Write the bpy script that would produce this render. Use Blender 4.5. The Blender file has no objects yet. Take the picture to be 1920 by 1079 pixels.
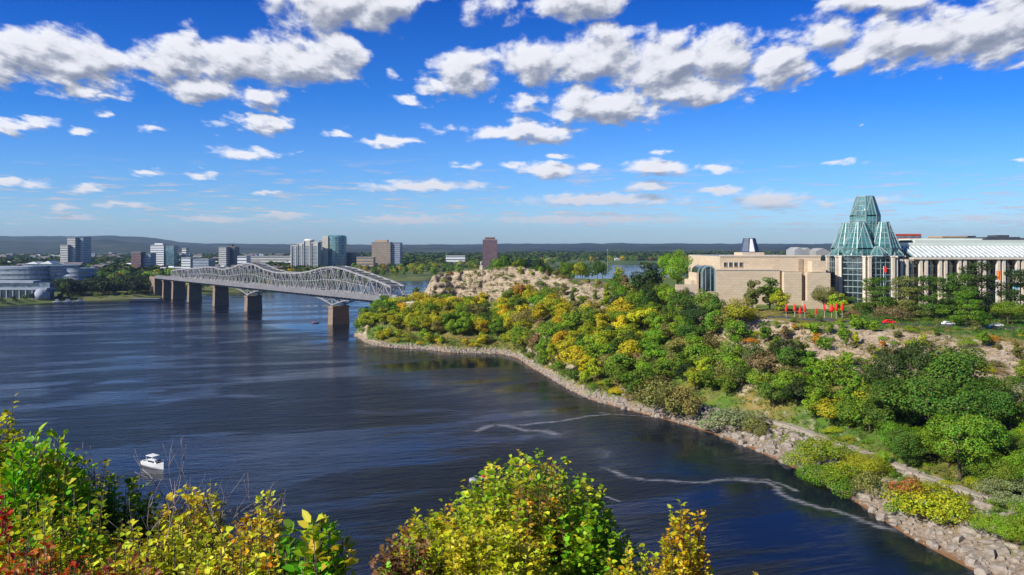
import bpy, math, random
import numpy as np
from mathutils import Vector, noise
from mathutils.bvhtree import BVHTree
PI = math.pi
sc = bpy.context.scene
COL = sc.collection
# ------------------------------------------------------------------ camera model (level camera with lens shift)
H, F, PX0, PY0 = 60.0, 1400.0, 960.0, 462.0
def X(px, Y): return (px - PX0) / F * Y
def Z(py, Y): return H - (py - PY0) / F * Y
def W(px, py, z=0.0):
    Y = (H - z) * F / (py - PY0)
    return Vector((X(px, Y), Y, z))
cam_d = bpy.data.cameras.new('camera'); cam = bpy.data.objects.new('camera', cam_d); COL.objects.link(cam)
cam.location = (0, 0, H); cam.rotation_euler = (PI/2, 0, 0)
cam_d.sensor_width = 36; cam_d.lens = 36*F/1920; cam_d.shift_y = (PY0-539.5)/1920
cam_d.clip_start = 0.3; cam_d.clip_end = 60000
sc.camera = cam
# ------------------------------------------------------------------ light
SUN_EL = math.radians(34); sdx, sdy = -0.86, -0.51
sl = bpy.data.lights.new('sun', 'SUN'); so = bpy.data.objects.new('sun', sl); COL.objects.link(so)
sdir = Vector((sdx*math.cos(SUN_EL), sdy*math.cos(SUN_EL), math.sin(SUN_EL))).normalized()
so.rotation_euler = sdir.to_track_quat('Z', 'Y').to_euler(); so.location = sdir*500
sl.energy = 5.0; sl.angle = math.radians(0.5); sl.color = (1.0, 0.93, 0.80)
# ------------------------------------------------------------------ node helper
class NT:
    def __init__(s, tree): s.t = tree; s.n = tree.nodes; s.l = tree.links
    def new(s, typ, **kw):
        n = s.n.new(typ)
        for k, v in kw.items(): setattr(n, k, v)
        return n
    def put(s, sock, v):
        if isinstance(v, bpy.types.NodeSocket): s.l.new(v, sock)
        elif v is not None:
            if isinstance(v, (tuple, list)) and len(v) == 3 and sock.type == 'RGBA': v = (*v, 1)
            sock.default_value = v
    def math(s, op, a, b=None, c=None, clamp=False):
        n = s.new('ShaderNodeMath', operation=op, use_clamp=clamp)
        s.put(n.inputs[0], a); s.put(n.inputs[1], b); s.put(n.inputs[2], c)
        return n.outputs[0]
    def vmath(s, op, a, b=None, c=None):
        n = s.new('ShaderNodeVectorMath', operation=op)
        s.put(n.inputs[0], a); s.put(n.inputs[1], b); s.put(n.inputs[2], c)
        return n.outputs['Value'] if op in ('LENGTH', 'DOT_PRODUCT') else n.outputs[0]
    def mix(s, f, a, b, mode='MIX'):
        n = s.new('ShaderNodeMix', data_type='RGBA', blend_type=mode)
        s.put(n.inputs[0], f); s.put(n.inputs[6], a); s.put(n.inputs[7], b)
        return n.outputs[2]
    def noise(s, vec, scale, detail=4, rough=.5, dim='3D', dist=0):
        n = s.new('ShaderNodeTexNoise', noise_dimensions=dim)
        s.put(n.inputs['Vector'], vec); s.put(n.inputs['Scale'], scale); s.put(n.inputs['Detail'], detail); s.put(n.inputs['Roughness'], rough); s.put(n.inputs['Distortion'], dist)
        return n.outputs[0]
    def ramp(s, f, stops, interp='LINEAR'):
        n = s.new('ShaderNodeValToRGB'); cr = n.color_ramp; cr.interpolation = interp
        while len(cr.elements) < len(stops): cr.elements.new(.5)
        for e, (p, c) in zip(cr.elements, stops):
            e.position = p; e.color = (*c, 1) if isinstance(c, (tuple, list)) else (c, c, c, 1)
        s.put(n.inputs[0], f); return n.outputs[0]
    def smooth(s, v, a, b, c=0., d=1.):
        n = s.new('ShaderNodeMapRange', interpolation_type='SMOOTHSTEP')
        for i, q in enumerate((v, a, b, c, d)): s.put(n.inputs[i], q)
        return n.outputs[0]
    def sep(s, v):
        n = s.new('ShaderNodeSeparateXYZ'); s.put(n.inputs[0], v); return n.outputs
    def comb(s, x, y, z):
        n = s.new('ShaderNodeCombineXYZ'); s.put(n.inputs[0], x); s.put(n.inputs[1], y); s.put(n.inputs[2], z); return n.outputs[0]
def newmat(name):
    m = bpy.data.materials.new(name); m.use_nodes = True; m.node_tree.nodes.clear()
    return m, NT(m.node_tree)
def pbr(name, color=(.5,.5,.5), rough=.7, metal=0., bump=0., bscale=2., var=.12, vscale=.5, spec=.4):
    m, t = newmat(name)
    o = t.new('ShaderNodeOutputMaterial'); p = t.new('ShaderNodeBsdfPrincipled')
    tc = t.new('ShaderNodeTexCoord').outputs['Object']
    if callable(color): c = color(t, tc)
    else:
        nz = t.noise(tc, vscale, 5, .6)
        f = t.smooth(nz, .25, .75)
        c = t.mix(f, tuple(x*(1-var) for x in color), tuple(min(1, x*(1+var)) for x in color))
    t.put(p.inputs['Base Color'], c); p.inputs['Roughness'].default_value = rough; p.inputs['Metallic'].default_value = metal
    p.inputs['Specular IOR Level'].default_value = spec
    if bump:
        b = t.new('ShaderNodeBump'); b.inputs['Strength'].default_value = bump; b.inputs['Distance'].default_value = .3
        t.put(b.inputs['Height'], t.noise(tc, bscale, 6, .6)); t.l.new(b.outputs[0], p.inputs['Normal'])
    t.l.new(p.outputs[0], o.inputs[0])
    return m
# ------------------------------------------------------------------ objects
def tag(o, label=None, cat=None, group=None, kind=None):
    if label: o['label'] = label
    if cat: o['category'] = cat
    if group: o['group'] = group
    if kind: o['kind'] = kind
    return o
def empty(name, loc=(0,0,0), label=None, cat=None, group=None, rz=0):
    o = bpy.data.objects.new(name, None); COL.objects.link(o); o.location = loc; o.rotation_euler = (0,0,rz)
    o.empty_display_size = .5
    return tag(o, label, cat, group)
def link(name, me, parent=None, loc=None):
    o = bpy.data.objects.new(name, me); COL.objects.link(o)
    if parent: o.parent = parent
    if loc is not None: o.location = loc
    return o
def np_mesh(name, V, Q, mat, n=4, smooth=False):
    me = bpy.data.meshes.new(name); V = np.asarray(V, dtype=np.float32); Q = np.asarray(Q, dtype=np.int32)
    me.vertices.add(len(V)); me.vertices.foreach_set('co', V.ravel())
    me.loops.add(Q.size); me.loops.foreach_set('vertex_index', Q.ravel())
    me.polygons.add(len(Q)); me.polygons.foreach_set('loop_start', np.arange(0, Q.size, n, dtype=np.int32))
    try: me.polygons.foreach_set('loop_total', np.full(len(Q), n, dtype=np.int32))
    except Exception: pass
    if smooth: me.polygons.foreach_set('use_smooth', np.ones(len(Q), dtype=bool))
    me.update(calc_edges=True)
    if mat: me.materials.append(mat)
    return me
class MB:
    def __init__(s): s.v = []; s.f = []; s.m = []
    def add(s, vs, fs, m=0):
        b = len(s.v); s.v += [tuple(v) for v in vs]; s.f += [tuple(i+b for i in f) for f in fs]; s.m += [m]*len(fs); return s
    def box(s, x0, x1, y0, y1, z0, z1, m=0):
        return s.add([(x0,y0,z0),(x1,y0,z0),(x1,y1,z0),(x0,y1,z0),(x0,y0,z1),(x1,y0,z1),(x1,y1,z1),(x0,y1,z1)],
                     [(0,3,2,1),(4,5,6,7),(0,1,5,4),(1,2,6,5),(2,3,7,6),(3,0,4,7)], m)
    def obox(s, c, ax, L, wd, z0, z1, m=0, taper=1.):
        a = Vector((ax[0], ax[1], 0)).normalized(); b = Vector((-a.y, a.x, 0)); c = Vector((c[0], c[1], 0)); vs = []
        for z, k in ((z0, taper), (z1, 1.)):
            for i, j in ((-1,-1),(1,-1),(1,1),(-1,1)): vs.append(c + a*i*L/2*k + b*j*wd/2*k + Vector((0,0,z)))
        return s.add(vs, [(0,3,2,1),(4,5,6,7),(0,1,5,4),(1,2,6,5),(2,3,7,6),(3,0,4,7)], m)
    def bar(s, p, q, w, h=None, m=0):
        p = Vector(p); q = Vector(q); h = h or w; d = (q-p).normalized()
        up = Vector((0,0,1)) if abs(d.z) < .95 else Vector((0,1,0)); a = d.cross(up).normalized(); b = a.cross(d)
        vs = [e + a*i*w/2 + b*j*h/2 for e in (p, q) for i, j in ((-1,-1),(1,-1),(1,1),(-1,1))]
        return s.add(vs, [(0,1,2,3),(7,6,5,4),(0,4,5,1),(1,5,6,2),(2,6,7,3),(3,7,4,0)], m)
    def tube(s, pts, rs, n=6, m=0):
        pts = [Vector(p) for p in pts]; rings = []
        for i, p in enumerate(pts):
            d = (pts[min(i+1, len(pts)-1)] - pts[max(i-1, 0)]).normalized()
            up = Vector((0,0,1)) if abs(d.z) < .9 else Vector((1,0,0)); a = d.cross(up).normalized(); b = a.cross(d)
            rings.append([p + (a*math.cos(t)+b*math.sin(t))*rs[i] for t in [2*PI*k/n for k in range(n)]])
        return s.loft(rings, m)
    def loft(s, rings, m=0, cap=True):
        n = len(rings[0]); vs = [v for r in rings for v in r]; fs = []
        for i in range(len(rings)-1):
            for k in range(n): fs.append((i*n+k, i*n+(k+1)%n, (i+1)*n+(k+1)%n, (i+1)*n+k))
        if cap: fs.append(tuple(range(n))[::-1]); fs.append(tuple((len(rings)-1)*n+k for k in range(n)))
        return s.add(vs, fs, m)
    def prism(s, poly, z0, z1, m=0):
        return s.loft([[(x, y, z0) for x, y in poly], [(x, y, z1) for x, y in poly]], m)
    def build(s, name, mats, parent=None, smooth=False):
        off = Vector(parent.location) if parent else Vector((0,0,0)); pp = parent.parent if parent else None
        while pp: off += Vector(pp.location); pp = pp.parent
        me = bpy.data.meshes.new(name); me.from_pydata([tuple(Vector(v)-off) for v in s.v], [], s.f)
        for m in (mats if isinstance(mats, (list, tuple)) else [mats]): me.materials.append(m)
        me.polygons.foreach_set('material_index', s.m)
        if smooth: me.polygons.foreach_set('use_smooth', [True]*len(s.f))
        me.update(); return link(name, me, parent)
ONES = 'zero first second third fourth fifth sixth seventh eighth ninth tenth eleventh twelfth thirteenth fourteenth fifteenth sixteenth seventeenth eighteenth nineteenth'.split()
TENS = {2:'twenty',3:'thirty',4:'forty',5:'fifty',6:'sixty',7:'seventy',8:'eighty',9:'ninety'}
def ordinal(i):
    if i < 20: return ONES[i]
    if i % 10 == 0: return TENS[i//10][:-1]+'ieth'
    return TENS[i//10]+'-'+ONES[i%10]
# ================================================================== sky and clouds
CL = [ # px, py, rx, ry, weight
(60,98,165,55,1),(150,125,115,48,1),(160,165,85,20,.8),(205,184,55,10,.6),(-60,120,120,60,1),
(330,112,100,55,1),(440,112,115,55,1),(560,118,120,52,1),(642,105,52,42,1),(375,168,75,28,.95),(360,62,25,14,.5),
(488,186,56,21,.9),(640,5,150,62,1),(705,15,85,48,1),(560,0,60,30,.8),(930,8,62,30,.6),(1095,5,102,42,1),
(870,138,76,46,1),(812,163,40,18,.7),(1020,118,98,48,1),(1130,112,110,54,1),(1250,120,105,64,1),(1350,112,95,62,1),(1455,125,85,46,1),(1300,172,115,34,1),
(1140,198,140,36,1),(985,198,36,17,.7),(1130,68,46,17,.6),(990,246,118,23,1),
(1560,68,90,48,.75),(1710,75,160,62,1),(1840,60,160,70,1),(1930,30,130,90,1),(1600,118,66,26,.8),(1650,0,120,26,.9),
(470,231,80,17,.8),(512,242,44,16,.8),(40,238,70,19,.8),(145,246,24,10,.8),(470,288,74,12,.75),(732,264,62,14,.85),(272,325,33,8,.8),(375,328,38,9,.7),
(12,343,36,9,.8),(160,355,42,8,.8),(1030,318,62,19,.95),(1105,312,22,9,.6),(1232,316,74,17,.9),(1342,319,44,9,.8),(1215,349,48,12,.8),(790,350,130,12,.75),
(1130,375,185,13,.75),(1440,376,85,20,.7),(1350,357,50,11,.7),(500,362,32,5,.7),(120,390,30,6,.7),(232,384,60,7,.7),(530,404,62,7,.8),(400,411,85,8,.65),
(130,408,60,6,.6),(770,412,120,10,.65),(1100,412,220,10,.65),(735,143,24,12,.6),(770,188,34,11,.7),(290,238,25,9,.5),(632,245,28,6,.5),(192,216,16,8,.5),
(1235,288,34,6,.5),(1050,292,24,5,.5),(870,310,34,7,.5),(1580,305,30,5,.4),(1840,410,110,8,.4),(1640,375,60,8,.4),(1910,305,24,5,.5),(1550,382,30,5,.6),(60,347,40,7,.6),(960,307,18,8,.6),(820,240,34,9,.4),(1625,232,10,5,.4)]
wd = bpy.data.worlds.new('World'); sc.world = wd; wd.use_nodes = True; wd.node_tree.nodes.clear()
g = bpy.data.node_groups.new('cloud_field', 'ShaderNodeTree')
g.interface.new_socket('P', in_out='INPUT', socket_type='NodeSocketVector'); g.interface.new_socket('D', in_out='OUTPUT', socket_type='NodeSocketFloat')
t = NT(g); gi = t.new('NodeGroupInput'); go = t.new('NodeGroupOutput')
P = gi.outputs[0]; s = t.sep(P)
# cloud-deck perspective: coordinates on a level sheet high overhead
iv = t.math('DIVIDE', 1.0, t.math('ADD', s[1], .13))
q = t.comb(t.math('MULTIPLY', s[0], iv), t.math('MULTIPLY', iv, .55), 0.)
wv = t.new('ShaderNodeTexNoise'); t.put(wv.inputs['Vector'], q); wv.inputs['Scale'].default_value = 9; wv.inputs['Detail'].default_value = 5
wk = t.smooth(s[1], .02, .22, .35, 1.0); wp = t.vmath('ADD', t.vmath('MULTIPLY', t.vmath('SUBTRACT', wv.outputs[1], (.5,.5,.5)), t.comb(t.math('MULTIPLY', wk, .055), t.math('MULTIPLY', wk, .038), 0.)), P)
acc = None
for (cx, cy, rx, ry, w) in CL:
    u, v = (cx-PX0)/F, (PY0-cy)/F; a, b = F/rx/1.02, F/ry/1.04
    d = t.vmath('LENGTH', t.vmath('MULTIPLY_ADD', wp, (a, b, 0), (-u*a, -v*b, 0)))
    ww = w*(1.3 if rx > 60 and ry > 25 else 1.0); f = t.math('MULTIPLY_ADD', d, -ww, ww)
    acc = f if acc is None else t.math('SMOOTH_MAX', acc, f, .12)
n1 = t.noise(q, 9.5, 8, .58, dist=.2)
n2 = t.noise(P, 26, 6, .6)
dd = t.math('ADD', t.math('MULTIPLY', t.math('SUBTRACT', n1, .5), 1.5), t.math('MULTIPLY', t.math('SUBTRACT', n2, .5), .9))
acc = t.math('MAXIMUM', acc, -2.)
low = t.smooth(s[1], .02, .2, .55, 1.25)
t.l.new(t.math('ADD', acc, t.math('MULTIPLY', dd, low)), go.inputs[0])
t = NT(wd.node_tree)
geo = t.new('ShaderNodeNewGeometry').outputs['Incoming']
dirv = t.vmath('MULTIPLY', geo, (-1,-1,-1)); s = t.sep(dirv)
ay = t.math('MAXIMUM', t.math('ABSOLUTE', s[1]), .02)
P = t.comb(t.math('DIVIDE', s[0], ay), t.math('MAXIMUM', t.math('DIVIDE', s[2], ay), 0.), 0.)
def fld(p):
    n = t.new('ShaderNodeGroup'); n.node_tree = g; t.put(n.inputs[0], p); return n.outputs[0]
D0 = fld(P); D1 = fld(t.vmath('ADD', P, (-.006, .014, 0)))
alpha = t.smooth(D0, -.08, .55)
relief = t.math('SUBTRACT', D0, D1)
lit = t.math('ADD', t.math('MULTIPLY', t.smooth(relief, -.65, .55), .85), t.math('MULTIPLY', t.smooth(relief, -.15, .15), .15))
thick = t.smooth(D0, .2, 1.0, 1.0, .93)
zz = t.smooth(P, 0, 1)
ccol = t.mix(lit, (.20,.23,.31), (.72,.73,.78))  # sunlit tops and shaded undersides of the clouds are painted by colour
pv = t.sep(P)
ccol = t.mix(t.smooth(pv[1], .02, .12), t.mix(.55, ccol, (.42,.38,.40)), ccol)
ccol = t.mix(1.0, ccol, t.comb(thick, thick, thick), 'MULTIPLY')
alpha = t.math('MULTIPLY', alpha, t.smooth(pv[1], .005, .10, .75, .98))
iv2 = t.math('DIVIDE', 1.0, t.math('ADD', pv[1], .06))
st = t.noise(t.comb(t.math('MULTIPLY', pv[0], iv2), t.math('MULTIPLY', iv2, 1.6), 4.), 2.6, 5, .62)
sa = t.math('MULTIPLY', t.smooth(st, .50, .66, 0, .75), t.math('MULTIPLY', t.smooth(pv[1], .006, .03), t.smooth(pv[1], .13, .06)))
stc = t.mix(t.smooth(st, .56, .72), (.40,.42,.50), (.58,.52,.52))
sky = t.new('ShaderNodeTexSky', sky_type='NISHITA'); sky.sun_disc = False
sky.sun_elevation = SUN_EL; sky.sun_rotation = math.atan2(sdx, sdy) % (2*PI)
sky.air_density = 1.0; sky.dust_density = .6; sky.ozone_density = 2.5
hs = t.new('ShaderNodeHueSaturation'); hs.inputs['Saturation'].default_value = .95
t.put(hs.inputs['Color'], sky.outputs[0])
SKY_K = 0.085
tint = t.ramp(pv[1], [(0, (.92, 1.24, 1.70)), (.08, (.48, .90, 1.58)), (.2, (.14, .60, 1.42)), (.34, (.03, .36, 1.20)), (.8, (.10, .30, .72))])
skyc = t.mix(1.0, t.mix(1.0, hs.outputs[0], (SKY_K, SKY_K, SKY_K), 'MULTIPLY'), tint, 'MULTIPLY')
fin = t.mix(alpha, t.mix(sa, skyc, stc), ccol)
bg = t.new('ShaderNodeBackground'); t.put(bg.inputs[0], fin); bg.inputs[1].default_value = 1.0
wo = t.new('ShaderNodeOutputWorld'); t.l.new(bg.outputs[0], wo.inputs[0])
wd.cycles.sampling_method = 'MANUAL'; wd.cycles.sample_map_resolution = 512
sc.view_settings.view_transform = 'Standard'; sc.view_settings.look = 'None'; sc.view_settings.exposure = 0.4; sc.view_settings.gamma = 1
sc.render.film_transparent = False
cy = sc.cycles; cy.max_bounces = 5; cy.diffuse_bounces = 2; cy.glossy_bounces = 3; cy.transmission_bounces = 3; cy.transparent_max_bounces = 10; cy.volume_bounces = 0
cy.use_denoising = True; cy.sample_clamp_indirect = 4; cy.caustics_reflective = False; cy.caustics_refractive = False

# ================================================================== materials
def foliage(name, trans=.22, hue=.045, val=.55, rough=.6, nscale=.35, attr=None):
    m, t = newmat(name)
    oi = t.new('ShaderNodeObjectInfo'); gm = t.new('ShaderNodeNewGeometry')
    tc = t.new('ShaderNodeTexCoord').outputs['Object']
    r = gm.outputs['Random Per Island']
    nz = t.noise(t.vmath('ADD', tc, t.comb(t.math('MULTIPLY', oi.outputs['Random'], 50), 0., 0.)), nscale*8, 2)
    hs = t.new('ShaderNodeHueSaturation')
    t.put(hs.inputs['Hue'], t.math('ADD', .5, t.math('ADD', t.math('MULTIPLY', t.math('SUBTRACT', r, .5), hue), t.math('MULTIPLY', t.math('SUBTRACT', nz, .5), hue*1.6))))
    t.put(hs.inputs['Value'], t.math('ADD', 1-val/2, t.math('MULTIPLY', t.math('FRACT', t.math('MULTIPLY', r, 7.31)), val)))
    hs.inputs['Saturation'].default_value = 1.0
    ac = t.new('ShaderNodeAttribute'); ac.attribute_name = attr or 'tint'
    t.put(hs.inputs['Color'], ac.outputs['Color'] if attr else oi.outputs['Color'])
    d = t.new('ShaderNodeBsdfPrincipled'); t.put(d.inputs['Base Color'], hs.outputs[0]); d.inputs['Roughness'].default_value = rough; d.inputs['Specular IOR Level'].default_value = .25
    tr = t.new('ShaderNodeBsdfTranslucent'); t.put(tr.inputs[0], t.mix(1.0, hs.outputs[0], (1.3,1.25,.6), 'MULTIPLY'))
    mx = t.new('ShaderNodeMixShader'); mx.inputs[0].default_value = trans
    t.l.new(d.outputs[0], mx.inputs[1]); t.l.new(tr.outputs[0], mx.inputs[2])
    o = t.new('ShaderNodeOutputMaterial'); t.l.new(mx.outputs[0], o.inputs[0])
    return m
M = {}
M['leaf'] = foliage('tree_foliage', hue=.075, val=.65)
M['leafmass'] = foliage('tree_mass_foliage', nscale=.02, attr='tint')
M['nearleaf'] = foliage('near_foliage', .35, .075, .75, .45, .12)
M['bark'] = pbr('bark', (.10,.075,.055), .9, bump=.4, bscale=6, var=.3, vscale=3)
M['greybark'] = pbr('grey_twigs', (.30,.25,.26), .9, var=.3, vscale=3)
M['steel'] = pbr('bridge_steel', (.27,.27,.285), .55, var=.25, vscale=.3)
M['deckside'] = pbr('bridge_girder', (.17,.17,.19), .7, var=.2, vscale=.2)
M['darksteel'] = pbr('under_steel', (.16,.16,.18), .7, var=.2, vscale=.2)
M['asphalt'] = pbr('asphalt', (.07,.07,.075), .9, var=.15, vscale=.4)
def pier_col(t, tc):
    br = t.new('ShaderNodeTexBrick'); t.put(br.inputs['Vector'], t.vmath('MULTIPLY', t.comb(t.math('ADD', t.sep(tc)[0], t.sep(tc)[1]), t.sep(tc)[2], 0.), (1,1,1)))
    br.inputs['Color1'].default_value = (.36,.27,.19,1); br.inputs['Color2'].default_value = (.27,.20,.15,1); br.inputs['Mortar'].default_value = (.14,.11,.09,1)
    br.inputs['Scale'].default_value = .8; br.inputs['Mortar Size'].default_value = .04
    return t.mix(t.smooth(t.noise(tc, .4, 5), .4, .7), br.outputs[0], (.20,.14,.10))
M['pier'] = pbr('pier_masonry', pier_col, .9, bump=.3)
def lime_col(t, tc):
    s = t.sep(tc)
    a = t.noise(tc, .35, 6, .6)
    br = t.new('ShaderNodeTexBrick'); t.put(br.inputs['Vector'], t.comb(t.math('ADD', s[0], s[1]), s[2], 0.))
    br.inputs['Scale'].default_value = 1.0; br.inputs['Brick Width'].default_value = 2.4; br.inputs['Row Height'].default_value = 1.2; br.inputs['Mortar Size'].default_value = .03
    br.inputs['Color1'].default_value = (.68,.56,.40,1); br.inputs['Color2'].default_value = (.60,.48,.34,1); br.inputs['Mortar'].default_value = (.26,.21,.16,1)
    return t.mix(t.math('MULTIPLY', a, .45), br.outputs[0], (.50,.38,.27))
M['stone'] = pbr('museum_stone', lime_col, .85, bump=.1)
M['stoneshade'] = pbr('shaded_recess_stone', (.38,.29,.21), .9, var=.15)  # museum stone darkened: shade of recesses and wall returns put into the colour
M['pillar'] = pbr('pillar_stone', (.62,.54,.45), .8, var=.1)
def glassmat(name, col, alpha, rough=.06, panes=None):
    m, t = newmat(name); tc = t.new('ShaderNodeTexCoord').outputs['Object']
    p = t.new('ShaderNodeBsdfPrincipled'); nz = t.noise(tc, .25, 3)
    t.put(p.inputs['Base Color'], t.mix(t.smooth(nz, .35, .65), col, tuple(c*2.2 for c in col))); p.inputs['Roughness'].default_value = rough; p.inputs['Specular IOR Level'].default_value = 1.0; p.inputs['IOR'].default_value = 1.6
    b = t.new('ShaderNodeBump'); b.inputs['Strength'].default_value = .25; b.inputs['Distance'].default_value = .3; t.put(b.inputs['Height'], t.noise(tc, .8, 1)); t.l.new(b.outputs[0], p.inputs['Normal'])
    tr = t.new('ShaderNodeBsdfTransparent'); tr.inputs[0].default_value = (*[min(1, .55+c*3) for c in col], 1)
    mx = t.new('ShaderNodeMixShader'); mx.inputs[0].default_value = alpha
    t.l.new(tr.outputs[0], mx.inputs[1]); t.l.new(p.outputs[0], mx.inputs[2])
    o = t.new('ShaderNodeOutputMaterial'); t.l.new(mx.outputs[0], o.inputs[0]); return m
M['teal'] = glassmat('teal_glass', (.05,.16,.16), .60)
M['darkglass'] = glassmat('dark_glass', (.012,.02,.025), .97)
M['roofglass'] = glassmat('roof_glass', (.10,.16,.17), .95, .15)
M['mullion'] = pbr('mullion_metal', (.30,.40,.40), .45, .3, var=.15)
M['white'] = pbr('white_paint', (.74,.75,.76), .6, var=.08)
M['roofgrey'] = pbr('roof_grey', (.30,.31,.32), .8, var=.15, vscale=.1)
M['roofpale'] = pbr('roof_pale_green', (.58,.64,.58), .6, var=.08, vscale=.05)
M['roofdark'] = pbr('roof_slate', (.06,.07,.09), .6, var=.2, vscale=.1)
M['slate'] = pbr('lantern_slate', (.035,.055,.11), .45, var=.2)
M['red'] = pbr('red_cloth', (.80,.02,.015), .6, var=.1)
M['orange'] = pbr('orange_cloth', (.85,.22,.02), .6, var=.1)
M['blue'] = pbr('blue_cloth', (.05,.35,.60), .6, var=.1)
M['redroof'] = pbr('red_cladding', (.55,.07,.03), .7, var=.15, vscale=.1)
M['brick'] = pbr('brown_brick', (.17,.06,.05), .85, var=.2, vscale=.1)
M['tan'] = pbr('tan_concrete', (.42,.31,.20), .85, var=.12, vscale=.08)
M['concrete'] = pbr('pale_concrete', (.52,.50,.45), .85, var=.1, vscale=.08)
M['bluegrey'] = pbr('blue_grey_concrete', (.30,.34,.42), .8, var=.15, vscale=.08)  # also carries painted shade on the curved museum and tower sides
M['curtain'] = glassmat('curtain_glass', (.05,.12,.14), 1.0, .12)
M['window'] = glassmat('window_glass', (.07,.09,.12), 1.0, .15)
M['houseroof'] = pbr('house_roof', (.16,.14,.15), .9, var=.3, vscale=.05)
# water
m, t = newmat('river_water')
tc = t.new('ShaderNodeTexCoord').outputs['Object']
st = t.vmath('MULTIPLY', tc, (1.0, 1.9, 1.0))
rot = t.new('ShaderNodeVectorRotate'); rot.rotation_type = 'Z_AXIS'; rot.inputs['Angle'].default_value = math.radians(-18); t.put(rot.inputs['Vector'], tc)
st2 = t.vmath('MULTIPLY', rot.outputs[0], (.45, 1.9, 1.0))
patch = t.noise(st2, .013, 7, .68, dist=1.4)
patch2 = t.noise(st2, .045, 4, .6, dist=.8)
wave = t.noise(st2, .40, 7, .66)
fine = t.noise(st, 1.9, 4, .6)
wv = t.new('ShaderNodeTexWave'); t.put(wv.inputs['Vector'], tc); wv.bands_direction = 'Y'; wv.inputs['Scale'].default_value = .085; wv.inputs['Distortion'].default_value = 5; wv.inputs['Detail'].default_value = 3; wv.inputs['Detail Scale'].default_value = .5
hgt = t.math('ADD', t.math('MULTIPLY_ADD', t.noise(st2, .10, 3, .6), 3.0, t.math('MULTIPLY', wave, 1.7)), t.math('ADD', t.math('MULTIPLY', fine, .25), t.math('MULTIPLY', wv.outputs['Fac'], .22)))
b = t.new('ShaderNodeBump'); b.inputs['Distance'].default_value = 1.0
xy = t.sep(tc)
sd = t.math('ADD', t.math('MULTIPLY', t.math('ADD', xy[0], 102.), .872), t.math('MULTIPLY', t.math('SUBTRACT', xy[1], 483.), .489))
lee = t.smooth(t.math('ADD', sd, t.math('MULTIPLY', patch2, 40)), -45, 10, 1.0, .16)
t.put(b.inputs['Strength'], t.math('MULTIPLY', t.smooth(patch, .44, .57, .15, 1.0), t.math('MULTIPLY', lee, t.smooth(patch2, .3, .7, .5, 1.0)))); t.put(b.inputs['Height'], hgt)
p = t.new('ShaderNodeBsdfPrincipled'); t.put(p.inputs['Base Color'], (.006,.010,.020)); 
t.put(p.inputs['Roughness'], t.smooth(patch, .42, .60, .06, .24)); p.inputs['IOR'].default_value = 1.30; p.inputs['Specular IOR Level'].default_value = .45
t.l.new(b.outputs[0], p.inputs['Normal']); o = t.new('ShaderNodeOutputMaterial'); t.l.new(p.outputs[0], o.inputs[0]); M['water'] = m
# foam
m, t = newmat('foam'); tc = t.new('ShaderNodeTexCoord'); uvw = tc.outputs['UV']; us = t.sep(uvw)
edge = t.math('SUBTRACT', 1.0, t.math('ABSOLUTE', t.math('MULTIPLY_ADD', us[1], 2.0, -1.0)))
nz = t.noise(t.vmath('MULTIPLY', tc.outputs['Object'], (.25,1,1)), 1.1, 6, .7)
al = t.math('MULTIPLY', t.smooth(t.math('ADD', nz, t.math('MULTIPLY', edge, .30)), .58, .95), .42)
al = t.math('MULTIPLY', al, t.math('MULTIPLY', t.smooth(us[0], 0, .08), t.smooth(us[0], 1, .9)))
d = t.new('ShaderNodeBsdfDiffuse'); d.inputs[0].default_value = (.55,.56,.62,1); tr = t.new('ShaderNodeBsdfTransparent'); mx = t.new('ShaderNodeMixShader')
t.put(mx.inputs[0], al); t.l.new(tr.outputs[0], mx.inputs[1]); t.l.new(d.outputs[0], mx.inputs[2]); o = t.new('ShaderNodeOutputMaterial'); t.l.new(mx.outputs[0], o.inputs[0]); M['foam'] = m
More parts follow.
